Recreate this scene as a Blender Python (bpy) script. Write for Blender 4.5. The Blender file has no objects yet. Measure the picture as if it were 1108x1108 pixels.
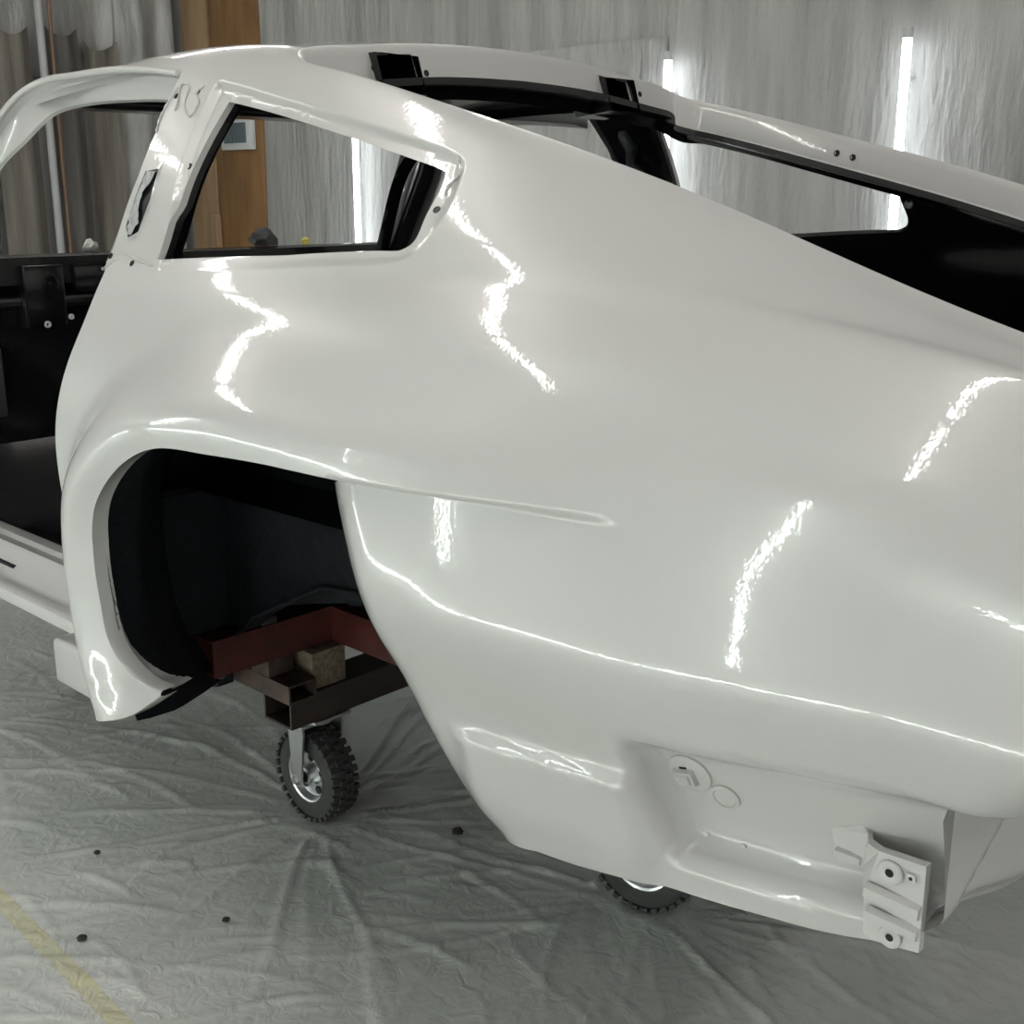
import bpy, bmesh, math, random
import numpy as np
from mathutils import Vector, Matrix, geometry

SC = bpy.context.scene
COL = SC.collection
rng = np.random.default_rng(7)
random.seed(7)

# ---------------------------------------------------------------- camera
cam_d = bpy.data.cameras.new('camera'); cam = bpy.data.objects.new('camera', cam_d); COL.objects.link(cam)
cam_d.sensor_width = 36.0; cam_d.lens = 36.0*1290/1108; cam_d.clip_start = .05; cam_d.clip_end = 60
_r = Vector((.726856, .686790, 0)); _u = Vector((-.175999, .186267, .966607)); _b = Vector((.663856, -.702584, .256263))
M = Matrix((_r, _u, _b)).transposed().to_4x4(); M.translation = Vector((1.1203, -1.6540, 1.0001))
cam.matrix_world = M
SC.camera = cam

# ---------------------------------------------------------------- world, exposure
W = bpy.data.worlds.new('world'); SC.world = W; W.use_nodes = True
W.node_tree.nodes['Background'].inputs[0].default_value = (.82, .86, .90, 1)
W.node_tree.nodes['Background'].inputs[1].default_value = .05
SC.view_settings.view_transform = 'Standard'; SC.view_settings.look = 'None'
SC.view_settings.exposure = -.40; SC.view_settings.gamma = 1.0
SC.view_settings.use_curve_mapping = False

FLOOR = -.24            # workshop floor, body datum is 0
CEIL = 2.50
X0, X1, Y0, Y1 = -5.25, 3.30, -3.30, 2.25    # room
TUBE_E = 50.0           # emission of the LED tubes
BACK_E = 11.0
CEIL_E = 36.0

# ---------------------------------------------------------------- helpers
def mat(name, col, rough=.5, metal=0., coat=0., bump=0., bscale=40., var=0., vscale=3., vstretch=(1, 1, 1), coat_rough=.04, spec=.5, bstretch=(1, 1, 1), detail=3.):
    m = bpy.data.materials.new(name); m.use_nodes = True
    nt = m.node_tree; p = nt.nodes['Principled BSDF']
    p.inputs['Base Color'].default_value = (*col, 1); p.inputs['Roughness'].default_value = rough
    p.inputs['Metallic'].default_value = metal; p.inputs['Coat Weight'].default_value = coat
    p.inputs['Coat Roughness'].default_value = coat_rough; p.inputs['Specular IOR Level'].default_value = spec
    if bump or var:
        tc = nt.nodes.new('ShaderNodeTexCoord')
    def noise(scale, stretch, det):
        mp = nt.nodes.new('ShaderNodeMapping'); mp.inputs['Scale'].default_value = stretch
        nt.links.new(tc.outputs['Object'], mp.inputs['Vector'])
        n = nt.nodes.new('ShaderNodeTexNoise'); n.inputs['Scale'].default_value = scale; n.inputs['Detail'].default_value = det
        nt.links.new(mp.outputs['Vector'], n.inputs['Vector']); return n
    if bump:
        n = noise(bscale, bstretch, detail); b = nt.nodes.new('ShaderNodeBump'); b.inputs['Strength'].default_value = 1.0
        b.inputs['Distance'].default_value = bump
        nt.links.new(n.outputs['Fac'], b.inputs['Height']); nt.links.new(b.outputs['Normal'], p.inputs['Normal'])
        nt.links.new(b.outputs['Normal'], p.inputs['Coat Normal'])
    if var:
        n = noise(vscale, vstretch, 5.); r = nt.nodes.new('ShaderNodeValToRGB')
        r.color_ramp.elements[0].position = .3; r.color_ramp.elements[1].position = .7
        r.color_ramp.elements[0].color = (*[c*(1-var) for c in col], 1); r.color_ramp.elements[1].color = (*[min(1, c*(1+var)) for c in col], 1)
        nt.links.new(n.outputs['Fac'], r.inputs['Fac']); nt.links.new(r.outputs['Color'], p.inputs['Base Color'])
    return m
def emat(name, col, e):
    m = bpy.data.materials.new(name); m.use_nodes = True; p = m.node_tree.nodes['Principled BSDF']
    p.inputs['Base Color'].default_value = (.9, .9, .9, 1)
    p.inputs['Emission Color'].default_value = (*col, 1); p.inputs['Emission Strength'].default_value = e
    return m
def link(o, parent=None):
    COL.objects.link(o)
    if parent is not None:
        o.parent = parent
        if parent.type == 'EMPTY': o.matrix_parent_inverse = Matrix.Translation(parent.location).inverted()
    return o
def tag(o, label=None, cat=None, group=None, kind=None):
    if label: o['label'] = label
    if cat: o['category'] = cat
    if group: o['group'] = group
    if kind: o['kind'] = kind
    return o
def empty(name, loc=(0, 0, 0)):
    o = bpy.data.objects.new(name, None); o.location = loc; o.empty_display_size = .1
    return link(o)
def mobj(name, V, F, m, parent=None, smooth=False, sharp=None, normals=None):
    me = bpy.data.meshes.new(name)
    me.from_pydata([tuple(map(float, v)) for v in V], [], [tuple(map(int, f)) for f in F]); me.update()
    me.materials.append(m)
    if smooth or normals is not None:
        me.polygons.foreach_set('use_smooth', [True]*len(me.polygons))
        if sharp: me.set_sharp_from_angle(angle=math.radians(sharp))
    if normals is not None:
        me.normals_split_custom_set_from_vertices([tuple(map(float, n)) for n in normals])
    o = bpy.data.objects.new(name, me)
    return link(o, parent)
def bmobj(name, bm, m, parent=None, smooth=True, sharp=35):
    me = bpy.data.meshes.new(name); bmesh.ops.recalc_face_normals(bm, faces=bm.faces); bm.to_mesh(me); bm.free()
    me.materials.append(m)
    if smooth:
        me.polygons.foreach_set('use_smooth', [True]*len(me.polygons)); me.set_sharp_from_angle(angle=math.radians(sharp))
    o = bpy.data.objects.new(name, me)
    return link(o, parent)
def add_box(bm, a, b, bevel=0., seg=2):
    vs = [bm.verts.new((x, y, z)) for x in (a[0], b[0]) for y in (a[1], b[1]) for z in (a[2], b[2])]
    fs = [bm.faces.new([vs[i] for i in q]) for q in ((0, 1, 3, 2), (4, 6, 7, 5), (0, 4, 5, 1), (2, 3, 7, 6), (0, 2, 6, 4), (1, 5, 7, 3))]
    if bevel:
        es = list({e for f in fs for e in f.edges})
        bmesh.ops.bevel(bm, geom=es, offset=bevel, segments=seg, affect='EDGES', profile=.5)
def box(name, a, b, m, parent=None, bevel=0., seg=2):
    bm = bmesh.new(); add_box(bm, a, b, bevel, seg); return bmobj(name, bm, m, parent)
def frame_of(d):
    d = Vector(d).normalized(); q = Vector((0, 0, 1)) if abs(d.z) < .9 else Vector((1, 0, 0))
    a = d.cross(q).normalized(); return a, d.cross(a)
def add_tube(bm, pts, r, n=12, cap=True):
    rings = []
    for i, p in enumerate(pts):
        p = Vector(p); d = Vector(pts[min(i+1, len(pts)-1)])-Vector(pts[max(i-1, 0)])
        a, b = frame_of(d); rr = r[i] if isinstance(r, (list, tuple)) else r
        rings.append([bm.verts.new(p+a*rr*math.cos(2*math.pi*k/n)+b*rr*math.sin(2*math.pi*k/n)) for k in range(n)])
    for A, B in zip(rings, rings[1:]):
        for k in range(n): bm.faces.new((A[k], A[(k+1) % n], B[(k+1) % n], B[k]))
    if cap: bm.faces.new(rings[0][::-1]); bm.faces.new(rings[-1])
def tube(name, pts, r, m, parent=None, n=12, cap=True):
    bm = bmesh.new(); add_tube(bm, pts, r, n, cap); return bmobj(name, bm, m, parent, sharp=50)
def lathe(bm, prof, centre, axis, n=24):
    """prof: (radius, offset along axis)"""
    a, b = frame_of(axis); ax = Vector(axis).normalized(); c = Vector(centre); rings = []
    for r, h in prof:
        if r < 1e-6: rings.append([bm.verts.new(c+ax*h)])
        else: rings.append([bm.verts.new(c+ax*h+(a*math.cos(2*math.pi*k/n)+b*math.sin(2*math.pi*k/n))*r) for k in range(n)])
    for A, B in zip(rings, rings[1:]):
        for k in range(n):
            if len(A) == 1 and len(B) == 1: continue
            if len(A) == 1: bm.faces.new((A[0], B[(k+1) % n], B[k]))
            elif len(B) == 1: bm.faces.new((A[k], A[(k+1) % n], B[0]))
            else: bm.faces.new((A[k], A[(k+1) % n], B[(k+1) % n], B[k]))
def strip(rows_, close=False):
    """rows_: list of equal-length point lists -> verts, quads"""
    n = len(rows_[0]); V = [p for r in rows_ for p in r]; F = []
    for i in range(len(rows_)-1):
        for k in range(n-1 if not close else n):
            k1 = (k+1) % n; F.append((i*n+k, i*n+k1, (i+1)*n+k1, (i+1)*n+k))
    return V, F
def inside(px, py, poly):
    r = np.zeros(len(px), bool); poly = np.asarray(poly); n = len(poly)
    for i in range(n):
        x1, y1 = poly[i]; x2, y2 = poly[(i+1) % n]
        if y1 == y2: continue
        c = ((y1 > py) != (y2 > py)) & (px < (x2-x1)*(py-y1)/(y2-y1)+x1)
        r ^= c
    return r
def resample(P, h, closed=False):
    P = [np.array(p, float) for p in P]; out = []
    Q = P+[P[0]] if closed else P
    for a, b in zip(Q, Q[1:]):
        n = max(1, int(math.ceil(np.hypot(*(b-a))/h)))
        out += [a+(b-a)*i/n for i in range(n)]
    if not closed: out.append(Q[-1])
    return np.array(out)
def poly_dist(px, py, poly, closed=True):
    poly = np.asarray(poly, float); n = len(poly); best = np.full(len(px), 1e9)
    for i in range(n if closed else n-1):
        a = poly[i]; b = poly[(i+1) % n]; ab = b-a; L = max(ab@ab, 1e-12)
        u = np.clip(((px-a[0])*ab[0]+(py-a[1])*ab[1])/L, 0, 1)
        best = np.minimum(best, np.hypot(px-a[0]-u*ab[0], py-a[1]-u*ab[1]))
    return best
def smooth_poly(P, n=60, closed=False):
    P = np.asarray(P, float)
    if closed: P = np.vstack([P[-2:], P, P[:2]])
    T = np.r_[0, np.cumsum(np.linalg.norm(np.diff(P, axis=0), axis=1))]; B = nat_mat(T)
    t = np.linspace(T[2] if closed else 0, T[-2] if closed else T[-1], n+1 if closed else n)
    R = np.stack([nat_eval(T, np.tile(P[:, k], (len(t), 1)), t, B) for k in range(P.shape[1])], 1)
    return R[:-1] if closed else R

# ---------------------------------------------------------------- body side surface
def nat_mat(T):
    T = np.asarray(T, float); n = len(T); h = np.diff(T)
    A = np.zeros((n, n)); R = np.zeros((n, n)); A[0, 0] = A[-1, -1] = 1
    for i in range(1, n - 1):
        A[i, i-1] = h[i-1]; A[i, i] = 2*(h[i-1]+h[i]); A[i, i+1] = h[i]
        R[i, i-1] = 6/h[i-1]; R[i, i] = -6/h[i-1]-6/h[i]; R[i, i+1] = 6/h[i]
    return np.linalg.solve(A, R)
def nat_eval(T, Fv, t, B):
    """natural cubic spline; Fv (N,K) values at knots T, t (N,)"""
    T = np.asarray(T, float); M = Fv @ B.T
    i = np.clip(np.searchsorted(T, t) - 1, 0, len(T) - 2)
    h = T[i+1]-T[i]; r = np.arange(len(t)); b = (t-T[i])/h; a = 1-b
    return a*Fv[r, i]+b*Fv[r, i+1]+((a**3-a)*M[r, i]+(b**3-b)*M[r, i+1])*h*h/6
XS = np.array([-1.32, -1.05, -.85, -.6, -.35, -.1, .15, .4, .6, .75, .9])
BX = nat_mat(XS)
def xs(vals, x):
    return nat_eval(XS, np.tile(np.array(vals, float), (len(x), 1)), np.clip(x, -1.45, 1.0), BX)
def pl(x, px, py):
    return np.interp(x, px, py)
def sst(a, b, x):
    u = np.clip((x-a)/(b-a), 0, 1); return u*u*(3-2*u)
TK = np.array([-.5, -.3, -.11, 0, .1, .2, .3, .355, .425, .51, .595, .68, .77, .87, .98, 1.10])
BT = nat_mat(TK)
def rows(x):
    z0 = xs([1.188, 1.212, 1.220, 1.216, 1.181, 1.121, 1.056, .981, .912, .866, .828], x)
    s0 = xs([.485, .492, .497, .497, .500, .510, .526, .538, .541, .541, .538], x)
    zb = xs([.890, .900, .905, .905, .908, .909, .903, .887, .872, .850, .792], x)
    sb = xs([.680, .684, .686, .690, .698, .703, .706, .698, .672, .638, .598], x)
    Z = []; S = []
    for fy, dz in ((0., .052), (.42, .045), (.81, .026), (1., 0.)):
        Z.append(z0+dz); S.append(s0*fy)
    for u, q in ((.30, .30), (.66, .26)):
        Z.append(z0+(zb-z0)*u); S.append(s0+(sb-s0)*(u+q*u*(1-u)*2*(1-.35*sst(-.1, .5, x))))
    Z.append(zb); S.append(sb)
    off = .018+.025*sst(.0, .07, z0-zb)
    Z.append(zb-off); S.append(sb+xs([.030, .030, .030, .030, .033, .038, .045, .047, .045, .042, .040], x)*(off/.043)**.8)
    for z, k, v in ((.800, 1., [.752, .757, .768, .778, .785, .782, .756, .722, .680]),
                    (.720, .85, [.783, .786, .797, .806, .811, .804, .776, .738, .696]),
                    (.635, .55, [.795, .795, .805, .816, .825, .818, .787, .746, .702]),
                    (.550, .2, [.795, .792, .802, .814, .829, .821, .788, .746, .702]),
                    (.460, 0, [.785, .781, .785, .789, .795, .788, .760, .717, .672]),
                    (.360, 0, [.770, .765, .765, .764, .762, .752, .724, .685, .640]),
                    (.245, 0, [.750, .745, .743, .740, .738, .727, .701, .665, .620]),
                    (.120, 0, [.725, .722, .720, .715, .710, .700, .675, .640, .595])):
        Z.append(z+k*np.minimum(zb-.905, 0)+(.5 if z == .8 else 0)*(.043-off)); S.append(xs(v[:1]*2+v, x))
    return np.stack(Z, 1), np.stack(S, 1)
# flare ridge in (x,z): foot in front of the wheel, over the arch and back along the side
RIDGE = np.array([(-.520, .13), (-.535, .21), (-.549, .246), (-.573, .323), (-.581, .40), (-.575, .50), (-.556, .556), (-.515, .605), (-.452, .654),
                  (-.375, .692), (-.286, .713), (-.151, .727), (-.023, .729), (.144, .726), (.287, .722), (.411, .720), (.55, .718)])
def dense(P, n=400):
    P = np.asarray(P, float); T = np.r_[0, np.cumsum(np.hypot(*np.diff(P, axis=0).T))]
    B = nat_mat(T); t = np.linspace(0, T[-1], n)
    return np.stack([nat_eval(T, np.tile(P[:, k], (n, 1)), t, B) for k in (0, 1)], 1)
RD = dense(RIDGE)
def dist_line(x, z, D):
    """signed distance (positive outside / above) and nearest index"""
    d = np.empty_like(x); ix = np.empty(len(x), int)
    for a in range(0, len(x), 4000):
        q = (x[a:a+4000, None]-D[None, :, 0])**2+(z[a:a+4000, None]-D[None, :, 1])**2
        i = q.argmin(1); ix[a:a+4000] = i; d[a:a+4000] = np.sqrt(q[np.arange(len(i)), i])
    i0 = np.clip(ix-1, 0, len(D)-1); i1 = np.clip(ix+1, 0, len(D)-1)
    tx = D[i1, 0]-D[i0, 0]; tz = D[i1, 1]-D[i0, 1]
    # ridge runs from the foot up and back: left of its direction is outside
    sg = np.sign(tx*(z-D[ix, 1])-tz*(x-D[ix, 0]))
    return d*np.where(sg == 0, 1, sg), ix
STEPX = np.array([-.60, -.028, .051, .125, .201, .271, .349, .432, .50])
STEPZ = np.array([.690, .6915, .6925, .694, .696, .699, .702, .705, .708])
def zstep(x): return np.interp(x, STEPX, STEPZ)
ARCHR = dense([(-.002, .70), (.008, .659), (.033, .598), (.051, .542), (.064, .477), (.082, .431), (.098, .384), (.119, .339), (.143, .301), (.172, .266), (.208, .241)], 120)
# bumper recess in (x,z)
def zrec(x): return np.interp(x, [.40, .47, .62, .73, .80], [.462, .474, .487, .488, .478])
def zfloor(x): return np.interp(x, [.40, .50, .735, .80], [.328, .340, .352, .355])
def delta(x, z):
    d, ix = dist_line(x, z, RD)
    rx = RD[ix, 0]
    A = np.interp(rx, [-.60, -.30, -.10, .10, .25, .36, .46], [.056, .052, .047, .037, .022, .009, 0.])
    A = np.where(rx < -.30, np.interp(RD[ix, 1], [.13, .2, .3, .4, .5, .6, .70], [.125, .113, .095, .079, .066, .058, .052]), A)
    w = np.interp(rx, [-.60, -.3, .0, .4], [.115, .120, .115, .10])
    out = np.clip(d/w, 0, 1); g = (1-out)**2*(1+2*out)
    gi = 1-.32*(1-np.exp(-(np.minimum(d, 0)/.042)**2))
    f = A*np.where(d >= 0, g, gi)
    # behind the arch the flare ends in an overhanging step
    k = np.where(x > .004, sst(0, 1, (z-(zstep(x)-.0036))/.003), 1.)
    k = np.where((x > .004) & (z < zstep(x)-.0036), 0, k)
    f = f*k
    # lower quarter panel: rounded edge towards the wheel arch
    da, _ = dist_line(x, z, ARCHR); da = np.abs(da)
    lo = (z < zstep(x)-.002) & (x > .004)
    f = f-np.where(lo, .026*np.clip(1-da/.075, 0, 1)**2.2, 0)
    f = f-np.where(lo & (x < .45), .006*sst(.46, .30, x), 0)
    # soft ridge line low on the quarter
    zr = np.interp(x, [.15, .41, .57, .70, .80], [.548, .566, .572, .570, .558])
    f = f+.0030*np.exp(-((z-zr)/.026)**2)*sst(.14, .24, x)
    # pressed ledge running into the recess
    zl = np.interp(x, [.16, .20, .45, .50], [.392, .396, .424, .428])
    f = f+.017*sst(zl+.013, zl-.003, z)*sst(.165, .23, x)*sst(.24, .34, z)*sst(.475, .440, x)
    # belt crease, stronger towards the tail
    zbl = xs([.890, .900, .905, .905, .908, .909, .903, .887, .872, .850, .792], x)
    f = f-.0050*np.exp(-((z-zbl)/.017)**2)*sst(-.15, .20, x)*(1-sst(.35, .63, x))
    # bumper recess
    zt = zrec(x); zf = zfloor(x)
    left = np.interp(z, [.33, .48], [.476, .440])
    m = sst(0, 1, (x-left)/.015)*sst(zt+.012, zt-.022, z)*sst(zf-.011, zf+.011, z)
    f = f-.042*m
    return f
def tail_x0(z): return .748+.085*sst(.46, .58, z)
def tail_round(x, z):
    u = np.clip((x-tail_x0(z))/.060, 0, .985); return .060*(1-np.sqrt(1-u*u))
def surface(x, t, with_delta=True):
    x = np.asarray(x, float); t = np.asarray(t, float)
    Z, S = rows(x)
    z = nat_eval(TK, Z, t, BT); s = nat_eval(TK, S, t, BT)
    if with_delta:
        s = s+delta(x, z)
    s = s-tail_round(x, z)
    return np.stack([x, -s, z], 1)
def t_of(x, z):
    """row parameter of the point at station x and height z (below the belt rows)"""
    x = np.atleast_1d(np.asarray(x, float)); z = np.atleast_1d(np.asarray(z, float))
    Z, _ = rows(x); lo = np.full(len(x), .02); hi = np.full(len(x), 1.12)
    for _ in range(40):
        m = (lo+hi)/2; zm = nat_eval(TK, Z, m, BT); up = zm > z
        lo = np.where(up, m, lo); hi = np.where(up, hi, m)
    return (lo+hi)/2

# outlines on the body side, (station x, row parameter t), in metres
BPIL = [(-0.6837, 0.0399), (-0.6592, 0.12), (-0.6524, 0.1831), (-0.6663, 0.2513), (-0.6746, 0.3084)]
JAMB = [(-0.6658, 0.3222), (-0.6561, 0.3709), (-0.6534, 0.4167), (-0.6618, 0.4651), (-0.6727, 0.5077), (-0.6852, 0.5527), (-0.6948, 0.5978), (-0.698, 0.6435)]
ARCH = [(-0.3736, 0.9348), (-0.4505, 0.936), (-0.5096, 0.9063), (-0.5254, 0.8458), (-0.5224, 0.7415), (-0.5065, 0.6917), (-0.4653, 0.6429), (-0.4117, 0.6027), (-0.3399, 0.5683), (-0.2748, 0.5524), (-0.1952, 0.5471), (-0.0815, 0.5407), (-0.0023, 0.5386), (0.0578, 0.5368)]
FOOT = [(-0.3753, 0.9396), (-0.4547, 0.9875), (-0.4975, 1.0096), (-0.5387, 1.018)]
BOTTOM = [(0.2894, 0.9626), (0.3468, 0.9553), (0.4421, 0.9361), (0.5137, 0.9312), (0.5841, 0.9262), (0.6484, 0.9217), (0.7202, 0.9084)]
QWO = [(-0.5648, 0.0505), (-0.4149, 0.0635), (-0.2679, 0.0715), (-0.1478, 0.0736), (-0.051, 0.0764), (0.0062, 0.0815), (0.029, 0.0909), (0.0412, 0.1083), (0.0592, 0.188), (0.0468, 0.2431), (0.0311, 0.2666), (0.0015, 0.2798), (-0.2063, 0.2998), (-0.5049, 0.3133)]
QWI = [(-0.5135, 0.0796), (-0.3417, 0.0904), (-0.1619, 0.0997), (-0.0156, 0.1093), (0.0084, 0.1133), (0.0173, 0.1309), (0.0247, 0.1848), (0.0186, 0.2472), (0.0042, 0.2578), (-0.2178, 0.2822), (-0.5228, 0.2977)]
SLOT = [(-0.635, 0.1706), (-0.5941, 0.1664), (-0.5876, 0.2127), (-0.6014, 0.2629), (-0.6332, 0.2732), (-0.6495, 0.2549)]
COVER = (0.4929, 0.7983)
PLUG = (0.5281, 0.8173)
RIVETS = [(0.4982, 0.8763), (0.5395, 0.8763)]

# ---------------------------------------------------------------- materials
PAINT = mat('pearl_white_paint', (.485, .476, .468), rough=.30, coat=1.0, bump=.00010, bscale=160., coat_rough=.035, detail=2.)
BLACK = mat('black_gloss_paint', (.006, .006, .007), rough=.22, coat=.25, bump=.0004, bscale=30.)
DARK = mat('dark_cavity', (.004, .004, .005), rough=.8)
UNDER = mat('black_undercoat', (.008, .010, .013), rough=.75, bump=.003, bscale=60., var=.35, vscale=9., spec=.25)
GREY = mat('grey_primer_edge', (.17, .17, .17), rough=.55, bump=.003, bscale=80., var=.4, vscale=30.)
RED = mat('oxide_red_steel', (.065, .012, .009), rough=.5, bump=.001, bscale=40., var=.4, vscale=14.)
RUST = mat('rusty_steel', (.060, .038, .030), rough=.6, metal=.3, bump=.001, bscale=60., var=.55, vscale=22.)
BROWN = mat('dark_brown_steel', (.022, .014, .012), rough=.55, bump=.001, bscale=60., var=.4, vscale=16.)
ZINC = mat('zinc_plated_steel', (.62, .63, .64), rough=.28, metal=1., bump=.0006, bscale=50.)
RUBBER = mat('black_rubber', (.036, .036, .036), rough=.75, bump=.0008, bscale=120.)
TIMBER = mat('weathered_timber', (.16, .125, .085), rough=.8, bump=.002, bscale=30., bstretch=(1, 8, 8), var=.4, vscale=18., vstretch=(1, 6, 6))
PLY = mat('orange_plywood', (.235, .125, .048), rough=.6, bump=.001, bscale=8., bstretch=(14, 14, 1), var=.28, vscale=2.2, vstretch=(7, 7, 1))
PLY2 = mat('pale_pine', (.30, .195, .11), rough=.6, bump=.001, bscale=8., bstretch=(14, 14, 1), var=.25, vscale=2.5, vstretch=(9, 9, 1))
WHITEP = mat('white_plastic', (.62, .64, .65), rough=.4)
SCREEN = mat('grey_screen', (.13, .16, .18), rough=.25)
CHIP = mat('pale_speck', (.55, .55, .55), rough=.5)

# ---------------------------------------------------------------- car body
car = tag(empty('car_body_shell', (0, 0, .17)), 'white two-door fastback car body shell stripped of doors, glass and wheels', 'car body')
QWO_S = smooth_poly(QWO[:4], 30).tolist()+smooth_poly(QWO[4:12], 60).tolist()+smooth_poly(QWO[12:], 8).tolist()
QWI_S = resample(QWI[:4], .008).tolist()+smooth_poly(QWI[4:9], 36).tolist()+resample(QWI[9:], .008).tolist()
QWI_S = resample(QWI_S, .008, True)
QWO_S = resample(QWO_S, .008, True)
QC = np.array([-.25, .18])
def inset(P, d):
    P = np.asarray(P); n = len(P); a = np.roll(P, 1, 0); b = np.roll(P, -1, 0); t = b-a; t /= np.linalg.norm(t, axis=1)[:, None]
    nn = np.stack([-t[:, 1], t[:, 0]], 1); s = np.sign(((QC-P)*nn).sum(1)); return P+nn*s[:, None]*d
QWM_S = inset(QWO_S, .007); QWX_S = inset(QWO_S, -.006)
def flange_drop(x, t):
    m = (x > -.66) & (x < .1) & (t > 0) & (t < .36)
    f = np.zeros(len(x))
    if m.any():
        ins = inside(x[m], t[m], QWO_S); d = poly_dist(x[m], t[m], QWO_S)
        f[m] = np.where(ins, .010*sst(0, .007, d), 0)
    return f
# slot pressing and shallow step on the B pillar
def skin(x, t):
    P = surface(x, t); P[:, 1] += flange_drop(x, t); return P

hdr = [(-.462, -.5), (-.461, -.3), (-.459, -.15), (-.456, -.08), (-.449, -.04), (-.432, -.014), (-.400, -.003), (-.372, 0.)]
hdr = smooth_poly(hdr, 70)
top = np.stack([np.linspace(-.372, .852, 150), np.zeros(150)], 1)
HATCH = np.vstack([hdr, top[1:]])                       # opening edge, centre of the roof -> corner -> tail
xr = .8908
tz = lambda x, z: (float(x), float(t_of(x, z)[0]))
tip = lambda z: float(tail_x0(np.array([z]))[0])+.0588
rear = [tuple(top[-1])]+[tz(tip(z), z) for z in (.755, .72, .66, .60, .575, .55, .53, .51, .495)]+[tz(.796, .482), tz(.785, .474), tz(.765, .470), tz(.742, .472), tz(.735, .45), tz(.733, .36), tz(.730, .33)]
archr = [tz(*p) for p in ARCHR[::-1] if p[1] < .668]
outline = [tuple(p) for p in HATCH]+[tuple(p) for p in resample(rear, .01)][1:]
outline += [tuple(p) for p in smooth_poly(BOTTOM[::-1], 60)]
outline += archr
outline += [tz(.070, float(zstep(np.array([.070]))[0])-.0041), tz(.070, float(zstep(np.array([.070]))[0]))]
AR = np.vstack([[tz(x, float(zstep(np.array([x]))[0])) for x in np.linspace(.064, -.02, 12)], smooth_poly([tz(-.03, float(zstep(np.array([-.03]))[0]))]+[p for p in ARCH[::-1] if p[0] < -.06], 160)])
outline += [tuple(p) for p in AR]
outline += [tuple(p) for p in smooth_poly(FOOT, 30)]
outline += [tz(-.60, .205), tz(-.66, .215), tz(-.700, .25), tz(-.702, .45)]
outline += [tuple(p) for p in smooth_poly(JAMB[::-1], 60)]
outline += [tuple(p) for p in BPIL[::-1]]
outline += [(-.71, .032), (-.9, .034), (-1.1, .036), (-1.225, .036), (-1.25, .02), (-1.268, -.02), (-1.29, -.10), (-1.32, -.25), (-1.335, -.4), (-1.34, -.5)]
outline = resample(outline, .008, True)
keep = [0]
for i in range(1, len(outline)):
    if np.hypot(*(outline[i]-outline[keep[-1]])) > .0015: keep.append(i)
outline = outline[keep]
# sharp feature lines: the overhanging step behind the arch
fx = np.linspace(.0725, .47, 80); fz = zstep(fx)
step_hi = np.stack([fx, t_of(fx, fz)], 1); step_lo = np.stack([fx, t_of(fx, fz-.004)], 1)
step_up = np.stack([fx, t_of(fx, fz+.006)], 1); step_dn = np.stack([fx[2:], t_of(fx[2:], fz[2:]-.010)], 1)
def cdt_mesh(loops, lines, h, outer, holes, extra=None):
    pts = []; edges = []
    def addc(P, closed):
        b = len(pts); pts.extend([tuple(p) for p in P]); n = len(P)
        edges.extend([(b+i, b+(i+1) % n) for i in range(n if closed else n-1)])
    for L in loops: addc(L, True)
    for L in lines: addc(L, False)
    con = np.array(pts)
    lo = outer.min(0); hi = outer.max(0)
    gx, gt = np.meshgrid(np.arange(lo[0], hi[0], h), np.arange(lo[1], hi[1], h*.866))
    gx = gx+(np.arange(gx.shape[0]) % 2)[:, None]*h/2
    g = np.stack([gx.ravel(), gt.ravel()], 1)
    if extra is not None: g = np.vstack([g, extra])
    ok = inside(g[:, 0], g[:, 1], outer)
    for hh in holes: ok &= ~inside(g[:, 0], g[:, 1], hh)
    g = g[ok]
    # keep away from constraint points
    cell = {}
    for q in con: cell.setdefault((int(q[0]//.02), int(q[1]//.02)), []).append(q)
    sel = np.ones(len(g), bool)
    for i, q in enumerate(g):
        cx, cy = int(q[0]//.02), int(q[1]//.02)
        for a in (-1, 0, 1):
            for b in (-1, 0, 1):
                for c in cell.get((cx+a, cy+b), ()):
                    if abs(c[0]-q[0])+abs(c[1]-q[1]) < h*.75: sel[i] = False
    g = g[sel]
    allp = [Vector((float(p[0]), float(p[1]))) for p in pts]+[Vector((float(p[0]), float(p[1]))) for p in g]
    vo, eo, fo, *_ = geometry.delaunay_2d_cdt(allp, edges, [], 0, 1e-6)
    V = np.array([(v.x, v.y) for v in vo]); F = np.array([f for f in fo])
    c = V[F].mean(1); ok = inside(c[:, 0], c[:, 1], outer)
    for hh in holes: ok &= ~inside(c[:, 0], c[:, 1], hh)
    F = F[ok]; used = np.unique(F); m = -np.ones(len(V), int); m[used] = np.arange(len(used))
    return V[used], m[F]
def vnormals(P, F):
    n = np.cross(P[F[:, 1]]-P[F[:, 0]], P[F[:, 2]]-P[F[:, 0]]); n /= np.maximum(np.linalg.norm(n, axis=1)[:, None], 1e-14); N = np.zeros_like(P)
    for k in range(3):
        a = P[F[:, (k+1) % 3]]-P[F[:, k]]; b = P[F[:, (k+2) % 3]]-P[F[:, k]]
        c = (a*b).sum(1)/np.maximum(np.linalg.norm(a, axis=1)*np.linalg.norm(b, axis=1), 1e-14)
        np.add.at(N, F[:, k], n*np.arccos(np.clip(c, -1, 1))[:, None])
    return N/np.maximum(np.linalg.norm(N, axis=1)[:, None], 1e-12)
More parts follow.
